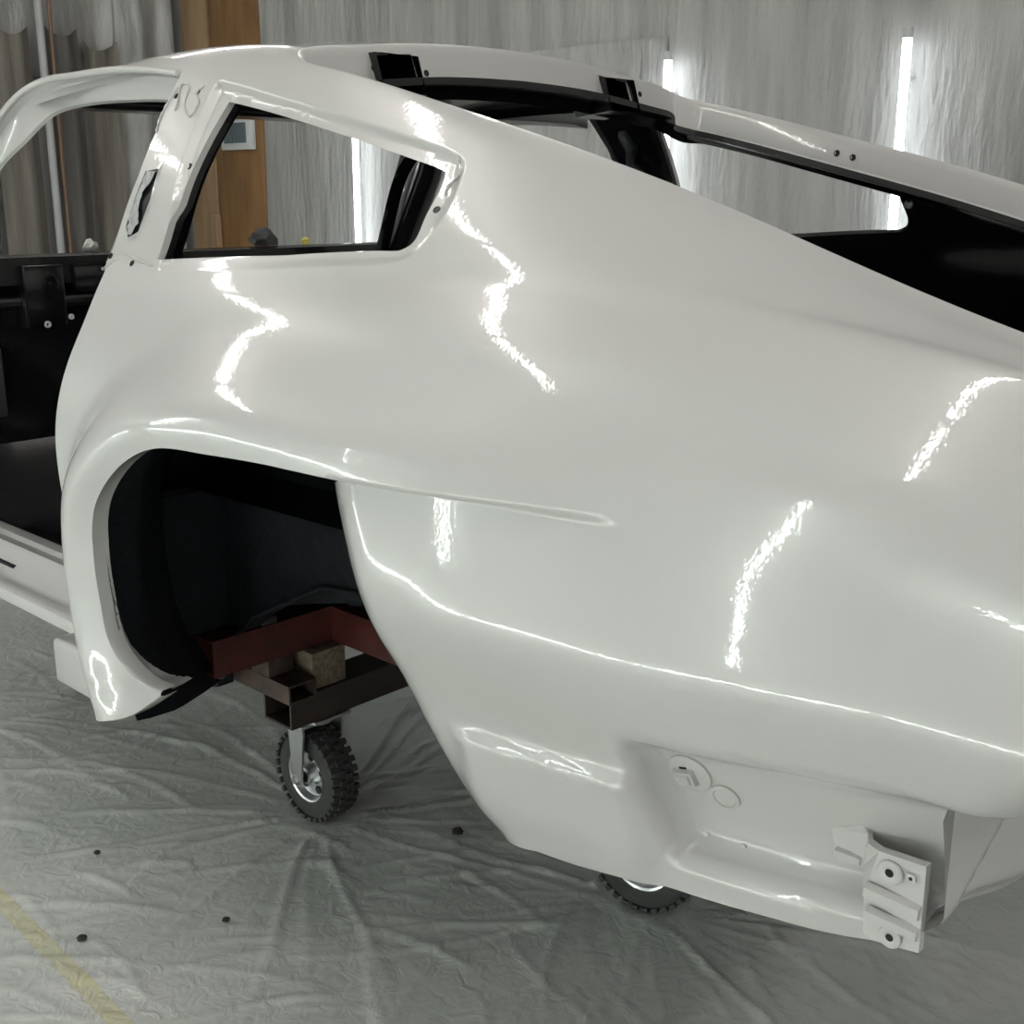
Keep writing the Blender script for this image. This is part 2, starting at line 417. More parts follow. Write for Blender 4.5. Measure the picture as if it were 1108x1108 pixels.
# crease lines of the bumper recess
zz = np.linspace(.352, .462, 26); lw = np.interp(zz, [.33, .48], [.476, .440])
rec = [np.stack([lw+o, t_of(lw+o, zz)], 1) for o in (0, .0075, .015)]
rx_ = np.linspace(.468, .728, 50)
rec += [np.stack([rx_, t_of(rx_, zrec(rx_)+o)], 1) for o in (.012, -.005, -.022)]
rx2 = np.linspace(.495, .724, 46)
rec += [np.stack([rx2, t_of(rx2, zfloor(rx2)+o)], 1) for o in (.011, 0, -.011)]
UV, F = cdt_mesh([outline, QWX_S, QWO_S, QWM_S, QWI_S], [step_up, step_hi, step_lo, step_dn]+rec, .0105, outline, [QWI_S])
P = skin(UV[:, 0], UV[:, 1])
cen = UV[F].mean(1)
n0 = np.cross(P[F[:, 1]]-P[F[:, 0]], P[F[:, 2]]-P[F[:, 0]])
flip = n0[:, 1] > 0
flip = np.where(cen[:, 1] < -.1, n0[:, 2] < 0, flip)
F[flip] = F[flip][:, ::-1]
N = vnormals(P, F)
ctr = UV[:, 1] < -.4995
N[ctr, 1] = 0; N /= np.linalg.norm(N, axis=1)[:, None]
is_roof = (cen[:, 1] < -.012) | ((cen[:, 0] < -.72) & (cen[:, 1] < .06))
def sub(P, N, Fs):
    u = np.unique(Fs); m = -np.ones(len(P), int); m[u] = np.arange(len(u)); return P[u], N[u], m[Fs]
FLIPY = np.array([1, -1, 1.])
Pq, Nq, Fq = sub(P, N, F[~is_roof])
quarter = mobj('quarter_panel', Pq, Fq, PAINT, car, normals=Nq)
farq = mobj('quarter_panel', Pq*FLIPY, Fq[:, ::-1], PAINT, car, normals=Nq*FLIPY)
Pr, Nr, Fr = sub(P, N, F[is_roof])
nr = len(Pr)
roof = mobj('roof_panel', np.vstack([Pr, Pr*FLIPY]), np.vstack([Fr, Fr[:, ::-1]+nr]), PAINT, car, normals=np.vstack([Nr, Nr*FLIPY]))
def edge_strip(uv, offs, name, m, parent, closed=False, both=True, base=None):
    """return flange along an outline: offs = list of (dx,dy,dz) added in turn (dy>0 inward)"""
    b = skin(uv[:, 0], uv[:, 1]) if base is None else base
    R = [b+np.array(o)*np.array([1, 1, 1]) for o in offs]
    V, Fc = strip([[tuple(p) for p in r] for r in R], closed)
    o = mobj(name, V, Fc, m, parent, smooth=True, sharp=40)
    if both:
        mobj(name, np.array(V)*FLIPY, [f[::-1] for f in Fc], m, parent, smooth=True, sharp=40)
    return o
# hems of the wheel arch, quarter bottom and jamb
edge_strip(AR, [(0, 0, 0), (0, .004, .003), (.0, .026, .004)], 'arch_hem', PAINT, car)
edge_strip(np.array(archr), [(0, 0, 0), (.002, .006, 0), (.006, .030, 0)], 'arch_hem', PAINT, car)
edge_strip(smooth_poly(BOTTOM, 60), [(0, 0, 0), (0, .008, -.003), (0, .05, .002)], 'lower_hem', PAINT, car)
edge_strip(smooth_poly(FOOT, 30), [(0, 0, 0), (0, .006, -.002), (0, .028, .0)], 'flare_hem', PAINT, car)
jb = np.array([tz(-.702, .30), tz(-.702, .45)]+JAMB[::-1]+BPIL[::-1])
edge_strip(jb, [(0, 0, 0), (-.003, .012, 0), (.0, .05, 0)], 'door_jamb', PAINT, car)
# quarter window reveal: white edge then black inner wall
edge_strip(QWI_S, [(0, 0, 0), (0, .004, 0), (0, .012, 0)], 'window_edge', PAINT, car, True)
edge_strip(QWI_S, [(0, .012, 0), (0, .024, 0)], 'window_reveal', BLACK, car, True)
# ---- hatch opening gutter, both sides in one sweep
Hb = skin(HATCH[:, 0], HATCH[:, 1])
tg = np.gradient(Hb, axis=0); tg[:, 2] = 0; tg /= np.linalg.norm(tg, axis=1)[:, None]
inw = np.stack([-tg[:, 1], tg[:, 0], 0*tg[:, 0]], 1)         # towards the opening
inw *= np.sign(((np.array([.2, 0, 0])-Hb)*inw).sum(1))[:, None]
ishdr = sst(-.36, -.42, Hb[:, 0])
def gut(d, z): return Hb+inw*np.asarray(d).reshape(-1, 1)+np.array([0, 0, 1.])*np.asarray(z).reshape(-1, 1)
one = np.ones(len(Hb))
G = [gut(0*one, 0*one), gut(.004*one, .0015*one), gut(.010*one, -.003*one), gut(.014*one+.004*ishdr, -.012*one-.004*ishdr), gut(.020*one+.012*ishdr, -.052*one), gut(.026*one+.012*ishdr, -.056*one)]
POCK = (.247, .330)
def gutter(rows_, name, m, pockets):
    n = len(Hb); V = []; Fc = []
    full = [np.vstack([r[::-1]*FLIPY, r[1:]]) for r in rows_]
    k = len(full[0])
    for r in full: V += r.tolist()
    for i in range(len(full)-1):
        for j in range(k-1):
            mid = (full[3 if len(full) > 3 else 0][j]+full[3 if len(full) > 3 else 0][j+1])/2
            if pockets and mid[0] < -.38 and POCK[0] < abs(mid[1]) < POCK[1] and i >= 3: continue
            Fc.append((i*k+j, (i+1)*k+j, (i+1)*k+j+1, i*k+j+1))
    return mobj(name, V, Fc, m, car, smooth=True, sharp=45)
gutter(G, 'hatch_gutter', PAINT, True)
G2 = [gut(.026*one+.012*ishdr, -.056*one), gut(.034*one+.012*ishdr, -.054*one), gut(.036*one+.012*ishdr, -.066*one), gut(.016*one, -.070*one), gut(.004*one, -.080*one-.008*ishdr)]
gutter(G2, 'hatch_inner_lip', BLACK, False)
for sgn in (-1, 1):
    yc = sgn*(POCK[0]+POCK[1])/2
    bm = bmesh.new(); w = (POCK[1]-POCK[0])/2+.004
    vs = [bm.verts.new(q) for q in ((-.425, yc-w, 1.222), (-.425, yc+w, 1.222), (-.405, yc+w, 1.160), (-.405, yc-w, 1.160),
                                    (-.52, yc-w, 1.222), (-.52, yc+w, 1.222), (-.50, yc+w, 1.150), (-.50, yc-w, 1.150))]
    for q in ((4, 5, 6, 7), (0, 1, 5, 4), (1, 2, 6, 5), (2, 3, 7, 6), (3, 0, 4, 7)): bm.faces.new([vs[i] for i in q])
    tag(bmobj('hinge_pocket', bm, BLACK, car, smooth=False), 'black hinge pocket in the hatch header')
# bolt holes on the gutter
def disc(name, c, nrm, r, m, parent, h=.0015):
    bm = bmesh.new(); lathe(bm, [(r*1.5, 0), (r*1.45, h), (r*1.1, h*1.4), (r, h*.3), (0, h*.2)], c, nrm, 14); return bmobj(name, bm, m, parent)
for y, dx in ((-.345, 0), (-.232, 0), (.232, 0), (.345, 0)):
    disc('bolt_hole', (-.418, y, 1.196), (1, 0, .25), .0038, DARK, car, .0008)
for x in (-.062, -.030):
    i = int(np.argmin(np.abs(Hb[:, 0]-x))); c = (G[3][i]+G[4][i])/2*FLIPY
    disc('bolt_hole', c, (0, -1, .15), .0042, DARK, car, .0008)
# ---- inner shell, black
def inner(x, t, off):
    Q = surface(x, t, False); Q[:, 1] += off*np.clip((t+.1)/.15, 0, 1); Q[:, 2] -= off*sst(.05, -.06, t); return Q
in_out = [(-.49, -.5), (-.49, -.1), (-.50, -.02), (-.44, .05), (-.36, .062), (0, .07), (.4, .10), (.60, .16), (.72, .30), (.74, .60), (.45, .55), (.10, .47), (-.2, .46), (-.45, .52), (-.57, .64), (-.61, .96), (-.655, .96)]
in_out += [(a+.012, b) for a, b in JAMB[::-1]]+[(a+.01, b) for a, b in BPIL[::-1]]+[(-.71, .05), (-1.22, .05), (-1.27, -.1), (-1.31, -.3), (-1.32, -.5)]
in_out = resample(in_out, .03, True)
QH = resample(inset(QWI_S, -.010)[::3], .03, True)
UVi, Fi = cdt_mesh([in_out, QH], [], .03, in_out, [QH])
Pi = inner(UVi[:, 0], UVi[:, 1], .045)
ni = len(Pi)
mobj('inner_body_lining', np.vstack([Pi, Pi*FLIPY]), np.vstack([Fi, Fi[:, ::-1]+ni]), BLACK, car, smooth=True, sharp=60)

# ---------------------------------------------------------------- sill, pillars, door frame
def extrude_profile(name, prof, xa, xb, m, parent, n=2, sharp=30):
    X = np.linspace(xa, xb, n)
    V, Fc = strip([[(x, -s, z) for s, z in prof] for x in X])
    return mobj(name, V, Fc, m, parent, smooth=True, sharp=sharp)
sill_prof = [(.56, .20), (.565, .292), (.575, .301), (.590, .304), (.604, .303), (.612, .296), (.622, .2955), (.634, .2985), (.641, .294), (.646, .286),
             (.682, .263), (.689, .2585), (.697, .2575), (.712, .2555), (.719, .251), (.722, .244), (.722, .230), (.716, .224), (.69, .220), (.60, .20)]
extrude_profile('sill', sill_prof, -1.735, -.745, PAINT, car)
V, Fc = strip([[(x, s, z) for s, z in sill_prof] for x in (-.745, -1.735)]); mobj('sill', V, Fc, PAINT, car, smooth=True, sharp=30)
bm = bmesh.new()
a = [(-.775, -.800, .185), (-.775, -.800, .268), (-.595, -.812, .280), (-.595, -.812, .198), (-.775, -.735, .185), (-.775, -.735, .268), (-.595, -.770, .280), (-.595, -.770, .198)]
vs = [bm.verts.new(p) for p in a]
for q in ((0, 1, 2, 3), (4, 7, 6, 5), (0, 4, 5, 1), (1, 5, 6, 2), (3, 2, 6, 7), (0, 3, 7, 4)): bm.faces.new([vs[i] for i in q])
bmesh.ops.bevel(bm, geom=list(bm.edges), offset=.010, segments=4, affect='EDGES', profile=.5)
bmobj('skirt_end', bm, PAINT, car)
# drain slot in the sill
box('drain_slot', (-1.33, -.672, .2685), (-1.20, -.664, .2745), DARK, car)
# door frame: inner face of the header and A pillar, near and far
f_out = np.array([(-1.66, -.685, .70), (-1.50, -.635, .88), (-1.385, -.592, 1.03), (-1.295, -.556, 1.147), (-1.255, -.528, 1.190), (-1.215, -.514, 1.206), (-1.10, -.516, 1.211), (-.913, -.521, 1.210), (-.78, -.523, 1.201), (-.69, -.527, 1.190)])
f_in = np.array([(-1.66, -.645, .64), (-1.51, -.605, .81), (-1.415, -.575, .95), (-1.335, -.552, 1.058), (-1.262, -.530, 1.106), (-1.188, -.510, 1.150), (-1.12, -.502, 1.163), (-.94, -.497, 1.166), (-.80, -.500, 1.160), (-.69, -.512, 1.150)])
def dens(Pq, n=60): return smooth_poly(Pq, n)
fo, fi = dens(f_out), dens(f_in)
mid1 = fo*.86+fi*.14+np.array([0, .012, 0]); mid2 = fo*.25+fi*.75+np.array([0, .006, 0]); lip = fi+np.array([0, .006, -.004]); back = fi+np.array([0, .05, .004]); shy = fi+np.array([0, .016, .006])
for k in (1, -1):
    f = np.array([1, k, 1.]); V, Fc = strip([(r*f).tolist() for r in (fo, mid1, mid2, fi, lip)])
    mobj('door_frame', V, Fc, PAINT, car, smooth=True, sharp=40)
    V, Fc = strip([(r*f).tolist() for r in (lip, shy if k == 1 else back)]); mobj('frame_lining', V, Fc, PAINT if k == 1 else BLACK, car)
    bm = bmesh.new(); add_tube(bm, [tuple(p*f+np.array([0, -.002*k, .003])) for p in fo], .0065, 10); bmobj('drip_rail', bm, PAINT, car)
    # A pillar outer face, from the frame over to the windscreen edge
    n = 30; w = fo[:n]+np.array([.0, .055, .018]); V, Fc = strip([(r*f).tolist() for r in (fo[:n], fo[:n]*.5+w*.5+np.array([-.012, -.004, .008]), w)])
    mobj('windscreen_pillar', V, Fc, PAINT, car, smooth=True, sharp=60)
    if k == 1: continue
    iw = (fi[:n]*.5+w*.5)+np.array([.012, .03, -.012])
    V, Fc = strip([(r*f).tolist() for r in (back[:n], iw, w)]); mobj('pillar_lining', V, Fc, BLACK, car, smooth=True, sharp=60)
# wide lining at the foot of the far pillar
bm = bmesh.new(); add_tube(bm, [(-1.50, .625, .80), (-1.425, .605, .872), (-1.265, .560, 1.06), (-1.19, .525, 1.155)], .034, 12); bmobj('pillar_lining', bm, BLACK, car)
# windscreen header lining
box('windscreen_header', (-1.34, -.47, 1.172), (-1.22, .47, 1.196), BLACK, car, .006)
# front ends of the door opening: hinge pillars and front wings
ol = [(-1.735, .215), (-1.735, .50), (-1.730, .845), (-2.2, .825), (-2.6, .795), (-2.95, .75), (-3.02, .60), (-3.02, .42), (-2.90, .40)]
ol = ol[:8]+[(-2.89, .36)]+[(-2.53-.36*math.cos(a_), .32+.36*math.sin(a_)) for a_ in np.linspace(.15, math.pi-.15, 30)]+[(-2.16, .215)]
UVf, Ff = cdt_mesh([resample(ol, .03, True)], [], .03, resample(ol, .03, True), [])
sf = np.interp(UVf[:, 1], [.20, .33, .45, .55, .65, .74, .82, .89], [.735, .760, .776, .784, .785, .772, .745, .700])-.07*np.clip(-1.735-UVf[:, 0], 0, 2)**2
Pf = np.stack([UVf[:, 0], -sf, UVf[:, 1]], 1); nf = np.cross(Pf[Ff[:, 1]]-Pf[Ff[:, 0]], Pf[Ff[:, 2]]-Pf[Ff[:, 0]])[:, 1] > 0; Ff[nf] = Ff[nf][:, ::-1]
mobj('front_wing', Pf, Ff, PAINT, car, smooth=True, sharp=60); mobj('front_wing', Pf*FLIPY, Ff[:, ::-1], PAINT, car, smooth=True, sharp=60)
for sg in (-1, 1):
    box('hinge_pillar', (-1.80, -.765 if sg < 0 else .60, .23), (-1.655, -.60 if sg < 0 else .765, .70), PAINT, car, .012); box('cowl_corner', (-1.80, -.715 if sg < 0 else .58, .68), (-1.655, -.58 if sg < 0 else .715, .845), PAINT, car, .012)
# ---------------------------------------------------------------- cabin, black
cow = [(-2.2, .80), (-1.72, .862), (-1.66, .868), (-1.64, .862), (-1.635, .80), (-1.66, .78), (-1.68, .60), (-1.72, .42), (-1.56, .27), (-1.45, .225)]
V, Fc = strip([[(x, y, z) for x, z in cow] for y in (-.66, -.3, 0, .3, .78)]); mobj('bulkhead', V, Fc, BLACK, car, smooth=True, sharp=30)
box('dash_rail', (-1.668, -.60, .745), (-1.625, .60, .775), BLACK, car, .006)
box('dash_bracket', (-1.662, -.40, .700), (-1.612, -.30, .845), BLACK, car, .006)
box('dash_panel', (-1.652, -.27, .775), (-1.622, -.02, .845), BLACK, car, .008)
box('dash_panel', (-1.652, .05, .775), (-1.622, .38, .845), BLACK, car, .008)
SATIN = mat('dark_grey_panel', (.035, .038, .042), rough=.45)
bm = bmesh.new(); add_box(bm, (-1.655, -.62, .50), (-1.640, -.455, .66), .004); tag(bmobj('sound_pad', bm, SATIN, car), 'dark grey pad on the black bulkhead')
for (y, z, r) in ((-.292, .722, .0045), (-.352, .708, .0055), (-.20, .83, .003), (.10, .84, .003), (-.335, .80, .014)):
    disc('bolt_head', (-1.613, y, z), (1, 0, 0), r, CHIP if r < .012 else BLACK, car, .004)
# floor, tunnel, cargo deck
box('floor_pan', (-1.70, -.57, .215), (-.80, .57, .230), BLACK, car, .005)
tun = [(-.17, .23), (-.15, .32), (-.11, .37), (0, .385), (.11, .37), (.15, .32), (.17, .23)]
V, Fc = strip([[(x, y, z) for y, z in tun] for x in (-1.70, -1.2, -.75)]); mobj('transmission_tunnel', V, Fc, BLACK, car, smooth=True, sharp=30)
V, Fc = strip([[(-.81, y, .225), (-.72, y, .50), (-.60, y, .53), (.70, y, .545), (.745, y, .56), (.755, y, .80)] for y in (-.62, 0, .62)])
mobj('cargo_floor', V, Fc, BLACK, car, smooth=True, sharp=30)
box('seat_crossmember', (-1.16, -.56, .23), (-1.08, -.17, .27), BLACK, car, .01)
box('seat_rail', (-1.58, -.50, .23), (-.90, -.475, .258), BLACK, car, .004)
box('seat_rail', (-1.58, -.28, .23), (-.90, -.255, .258), BLACK, car, .004)
for i in range(9):
    disc('floor_bolt', (-1.50+.075*i+random.uniform(-.02, .02), -.40+random.uniform(-.14, .16), .232), (0, 0, 1), .006, CHIP if i % 3 == 0 else SATIN, car, .004)
# far B pillar fittings: belt anchor, wiring tail, lit holes
box('belt_anchor', (-.64, .586, 1.03), (-.55, .600, 1.055), SATIN, car, .004)
tube('wiring_tail', [(-.62, .545, 1.16), (-.60, .535, 1.13), (-.585, .54, 1.10), (-.60, .555, 1.07), (-.57, .56, 1.05)], [.012, .018, .016, .012, .006], SATIN, car, 8)
disc('lit_hole_disc', (-.515, .600, .985), (0, -1, 0), .006, WHITEP, car, .003)  # white discs paint in the bright wall showing through small holes
disc('lit_hole_disc', (.045, .600, .985), (0, -1, 0), .006, WHITEP, car, .003)
tube('latch_rod', [(.06, .58, 1.0), (.10, .57, .99), (.13, .575, .985)], .008, SATIN, car, 8)
# ---------------------------------------------------------------- wheel house
loop = smooth_poly([(-.47, .215), (-.525, .30), (-.548, .40), (-.535, .52), (-.47, .625), (-.36, .690), (-.22, .712), (-.08, .718), (.04, .712), (.12, .66), (.16, .55), (.19, .42)], 70)
lc = np.array([-.22, .45])
def lp(k, y):
    fr = max(0., y+.745)/.267; q = []
    for p in lc+(loop-lc)*k:
        w_ = float(sst(-.20, -.48, p[0])); q.append((p[0]-.27*fr*w_, max(y, -.815+.13*float(sst(-.10, .03, p[0]))), p[1]-.10*fr*float(sst(.42, .20, p[1]))*w_))
    return q
V, Fc = strip([lp(1.005, -.815), lp(1.03, -.79), lp(1.04, -.745), lp(1.07, -.70), lp(1.09, -.58), lp(1.07, -.50), lp(1.0, -.478)])
mobj('wheelhouse', V, Fc, UNDER, car, smooth=True, sharp=60)
mobj('wheelhouse', np.array(V)*FLIPY, [f[::-1] for f in Fc], UNDER, car, smooth=True, sharp=60)
wall = [(-1.10, .03), (-.86, .050), (-.778, .075), (-.766, .216), (-.672, .220), (-.624, .258), (-.52, .315), (-.427, .358), (-.36, .372), (-.294, .376), (.10, .42), (.20, .80), (-1.10, .80)]
bm = bmesh.new()
vs = [bm.verts.new((x, -.478, z)) for x, z in wall]; fc = bm.faces.new(vs)
ret = bmesh.ops.extrude_face_region(bm, geom=[fc]); bmesh.ops.translate(bm, verts=[v for v in ret['geom'] if isinstance(v, bmesh.types.BMVert)], vec=(0, .035, 0))
bmobj('inner_wheel_wall', bm, UNDER, car)
bm = bmesh.new(); bm.faces.new([bm.verts.new((x, .478, z)) for x, z in wall]); bmobj('inner_wheel_wall', bm, UNDER, car)
for sg in (-1, 1): box('side_lining', (.10, sg*.585, .47), (.74, sg*.600, .735), BLACK, car, .004)
bm = bmesh.new()
rail = [(-.84, -.40, .245), (-.74, -.40, .262), (-.60, -.40, .305), (-.36, -.40, .365), (-.10, -.40, .40), (.3, -.40, .41)]
add_tube(bm, rail, .035, 4); bmobj('chassis_rail', bm, UNDER, car)
bm = bmesh.new(); add_tube(bm, [(-.78, -.49, .112), (-.70, -.49, .195), (-.624, -.49, .262), (-.427, -.488, .362), (-.28, -.486, .380)], .004, 6); bmobj('seam_edge', bm, UNDER, car)
disc('jacking_stud', (-.735, -.495, .128), (0, -1, .3), .012, SATIN, car, .010)
bm = bmesh.new(); lathe(bm, [(.0, -.05), (.05, -.045), (.06, 0), (.05, .045), (0, .05)], (-.40, -.40, .375), (0, 1, 0), 16); bmobj('suspension_mount', bm, UNDER, car)
box('arch_closing_panel', (-.735, -.735, .218), (-.725, -.475, .68), UNDER, car)
# torn masking edge inside the arch lip
arc = AR[(AR[:, 1] > .76) & (AR[:, 0] < -.36)]
base = skin(arc[:, 0], arc[:, 1]); jit = rng.normal(0, .0014, len(base)); jit2 = rng.normal(0, .001, len(base))
w = np.interp(np.linspace(0, 1, len(base)), [0, .35, .7, 1], [.0, .003, .009, .016])
cx = np.array([-.22, 0, .50])-base; cx[:, 1] = 0; cx /= np.linalg.norm(cx, axis=1)[:, None]
r0 = base+np.array([0, .020, 0])+cx*.001; tp = np.interp(np.linspace(0, 1, len(base)), [0, .5, 1], [0, .35, 1.])[:, None]; r1 = base+np.array([0, .020, 0])+np.array([0, .018, 0])*tp+cx*(w*.5+jit2)[:, None]*tp; r2 = base+np.array([0, .020, 0])+np.array([0, .030, 0])*tp+cx*(w+jit)[:, None]*tp
V, Fc = strip([r.tolist() for r in (r0, r1, r2)]); tag(mobj('masking_edge', V, Fc, GREY, car, smooth=True, sharp=60), 'torn grey masking edge inside the wheel arch')
# ---------------------------------------------------------------- tail end
ys = np.linspace(-.696, .696, 94); zs = np.linspace(0, 1, 26)
R = []
for v in zs:
    ay = np.abs(ys); zb_ = np.interp(ay, [0, .40, .47, .57, .64, .70], [.255, .265, .280, .312, .328, .338]); z = zb_+(.485-zb_)*v
    d = ((ay-.655)*(.425-.350)-(z-.350)*(.53-.655))/math.hypot(.125, .075)     # distance from the diagonal fold
    x = .7365+.016*sst(0, .022, d)+.010*(1-(ay/.70)**2)-.020*sst(.030, 0, z-zb_)
    R.append(np.stack([x, ys, z], 1).tolist())
V, Fc = strip(R); mobj('rear_valance', V, Fc, PAINT, car, smooth=True, sharp=60)
zt_ = np.linspace(.755, .50, 40); xt_ = tail_x0(zt_)+.0588; ed = skin(xt_, t_of(xt_, zt_))
R = [ed, ed+(np.array([.004, 0, 0])), ed*np.array([1, .9, 1])+np.array([.008, 0, 0]), ed*np.array([1, 0, 1])+np.array([.02, 0, 0]), ed*np.array([1, -.9, 1])+np.array([.008, 0, 0]), ed*FLIPY]
V, Fc = strip([r.tolist() for r in R]); mobj('tail_panel', V, Fc, PAINT, car, smooth=True, sharp=60)
un = np.array([tz(tip(.495), .495), tz(.796, .482), tz(.785, .474), tz(.765, .470), tz(.742, .472)]); ub = skin(un[:, 0], un[:, 1])
V, Fc = strip([(ub*np.array([1, k, 1])+np.array([0, 0, .0])).tolist() for k in (1, .9, 0, -.9, -1)]); mobj('tail_underside', V, Fc, PAINT, car, smooth=True, sharp=60)
e0 = skin(np.array([.79, .852]), np.array([.004, .004])); e1 = ed[0]
V, Fc = strip([[(p[0]+.022*min(1., (1-abs(k))*3), k*p[1], p[2]) for p in ((.775, e0[0][1], e0[0][2]-.03), e0[0], e0[1], (.5*(e0[1][0]+e1[0])+.006, e1[1]*.97, .5*(e0[1][2]+e1[2])+.006), e1)] for k in (1, .97, .5, 0, -.5, -.97, -1)])
mobj('tail_deck', V, Fc, PAINT, car, smooth=True, sharp=50)
# bumper bracket plate at the corner
FS_ = lambda x, z: float(-surface(np.array([x]), t_of(x, z))[0, 1])
def by(x): return -(FS_(min(x, .665), .39)+.007)*(1-float(sst(.664, .682, x)))-.704*float(sst(.664, .682, x))+.06*max(0., x-.69)
pl_ = [(.636, .4232), (.658, .4265), (.6645, .4245), (.671, .4180), (.677, .4150), (.690, .4140), (.7345, .4150), (.7350, .3260), (.690, .3200), (.681, .3235), (.6765, .3640), (.6660, .3795), (.642, .3765), (.634, .4100)]
bm = bmesh.new(); vs = [bm.verts.new((x, by(x), z)) for x, z in pl_]; fc = bm.faces.new(vs)
ret = bmesh.ops.extrude_face_region(bm, geom=[fc]); bmesh.ops.translate(bm, verts=[v for v in ret['geom'] if isinstance(v, bmesh.types.BMVert)], vec=(0, .010, 0))
bmesh.ops.triangulate(bm, faces=[f for f in bm.faces if len(f.verts) > 4])
bracket = bmobj('bumper_bracket', bm, PAINT, car, sharp=25)
def bar(name, p, q, w, h, parent):
    """raised rib on the bracket from p to q in (x,z)"""
    bm = bmesh.new(); p = Vector((p[0], by(p[0]), p[1])); q = Vector((q[0], by(q[0]), q[1])); d = (q-p).normalized(); n = d.cross(Vector((0, 1, 0)))
    A = []
    for e, s in ((p, 0), (q, 0)):
        A.append([bm.verts.new(e+n*a+Vector((0, b, 0))) for a, b in ((-w, .001), (-w*.55, -h), (w*.55, -h), (w, .001))])
    for k in range(3): bm.faces.new((A[0][k], A[0][k+1], A[1][k+1], A[1][k]))
    bm.faces.new(A[0]); bm.faces.new(A[1][::-1]); return bmobj(name, bm, PAINT, parent, sharp=30)
bar('rib', (.680, .3695), (.733, .3665), .0085, .0055, bracket)
bar('rib', (.683, .3470), (.733, .3440), .0075, .0055, bracket)
bar('rib', (.6400, .3870), (.6640, .3840), .0065, .005, bracket)
bar('rib', (.642, .4130), (.660, .4135), .0045, .003, bracket)
for (x, z, r) in ((.7020, .3965, .0072), (.7075, .3310, .0066), (.7220, .3985, .0028)):
    bm = bmesh.new(); lathe(bm, [(r*1.75, 0), (r*1.6, .0020), (r, .0024), (r*.55, .0012)], (x, by(x), z), (0, -1, 0), 20); bo = bmobj('boss', bm, PAINT, bracket)
    bm = bmesh.new(); lathe(bm, [(r*.60, .0017), (0, .0015)], (x, by(x), z), (0, -1, 0), 12); bmobj('bolt_hole', bm, DARK, bracket)
# fittings in the bumper recess
def on(x, t, lift=0.):
    p = skin(np.array([x]), np.array([t]))[0]; e = 1e-3
    a = skin(np.array([x+e]), np.array([t]))[0]-p; b = skin(np.array([x]), np.array([t+e]))[0]-p
    n = np.cross(a, b); n /= np.linalg.norm(n); n = n*(-np.sign(n[1])) if abs(n[1]) > 1e-6 else n
    return p+n*lift, n
c, n = on(*COVER)
bm = bmesh.new(); lathe(bm, [(.0245, -.004), (.0240, .0025), (.0225, .0035), (0, .004)], c, n, 40); cover = bmobj('access_cover', bm, PAINT, car, sharp=50)
n_ = Vector(n); ex_ = Vector((1, 0, .22)); ex_ = (ex_-n_*ex_.dot(n_)).normalized(); ez_ = n_.cross(ex_)
ez_ = ez_ if ez_.z > 0 else -ez_
def pad(name, du, dv, w, h, d0, d1, m, parent, taper=.85):
    bm = bmesh.new(); o = Vector(c)+ex_*du+ez_*dv
    A = [[bm.verts.new(o+ex_*a*w*k+ez_*b_*h*k+n_*d) for a, b_ in ((-1, -1), (1, -1), (1, 1), (-1, 1))] for d, k in ((d0, 1), (d1, taper))]
    for i in range(4): bm.faces.new((A[0][i], A[0][(i+1) % 4], A[1][(i+1) % 4], A[1][i]))
    bm.faces.new(A[1]); return bmobj(name, bm, m, parent, sharp=20)
pad('cover_boss', -.004, -.002, .0125, .0100, .003, .009, PAINT, cover)
pad('cover_button', -.004, -.002, .0075, .0060, .009, .0115, PAINT, cover)
pad('cover_slot', -.003, .0098, .0045, .0012, .0042, .0050, DARK, cover)
c, n = on(*PLUG); bm = bmesh.new(); lathe(bm, [(.0165, -.003), (.0160, .0022), (.0125, .0030), (.0118, .0014), (0, .0018)], c, n, 32); bmobj('rubber_plug', bm, PAINT, car, sharp=50)
for x, t in RIVETS:
    c, n = on(x, t); bm = bmesh.new(); lathe(bm, [(.0035, 0), (.003, .002), (0, .0026)], c, (0, -1, 0), 10); bmobj('rivet', bm, PAINT, car)
# striker opening on the B pillar with torn foil
c0 = np.array(SLOT).mean(0); sl = resample(SLOT, .006, True)
S0 = np.array([on(*p, .0008)[0] for p in sl]); S1 = np.array([on(*(c0+(p-c0)*.86), .0012)[0] for p in sl]); S2 = np.array([on(*(c0+(p-c0)*.84), -.006)[0] for p in sl]); S3 = np.array([on(*c0, -.010)[0]]*len(sl))
V, Fc = strip([r.tolist() for r in (S0, S1, S2)], True); mobj('striker_rim', V, Fc, PAINT, car, smooth=True, sharp=35)
S2b = np.array([on(*(c0+(p-c0)*.87), .0014)[0] for p in sl]); vs = S2b.tolist()+[on(*c0, .0016)[0].tolist()]
tag(mobj('striker_opening', vs, [(i, (i+1) % len(sl), len(sl)) for i in range(len(sl))], BLACK, car), 'dark striker opening in the door pillar')
FOIL = mat('crumpled_foil', (.42, .43, .44), rough=.3, metal=.6, bump=.006, bscale=90.)
V = []; Fc = []
n1, n2 = 16, 5
for i in range(n1):
    for j in range(n2):
        u = i/(n1-1); v = j/(n2-1)
        p = np.array([-.626+.016*u*0-.006*math.sin(u*3), .178+.085*u]); q = p+np.array([(.022+.008*math.sin(u*9+1))*(v-.3)+.010*(1-u), 0])
        V.append(tuple(on(q[0], q[1], .002+.004*random.random())[0]))
for i in range(n1-1):
    for j in range(n2-1): Fc.append((i*n2+j, i*n2+j+1, (i+1)*n2+j+1, (i+1)*n2+j))
tag(mobj('foil_scrap', V, Fc, FOIL, car, smooth=False), 'crumpled foil left in the striker opening')
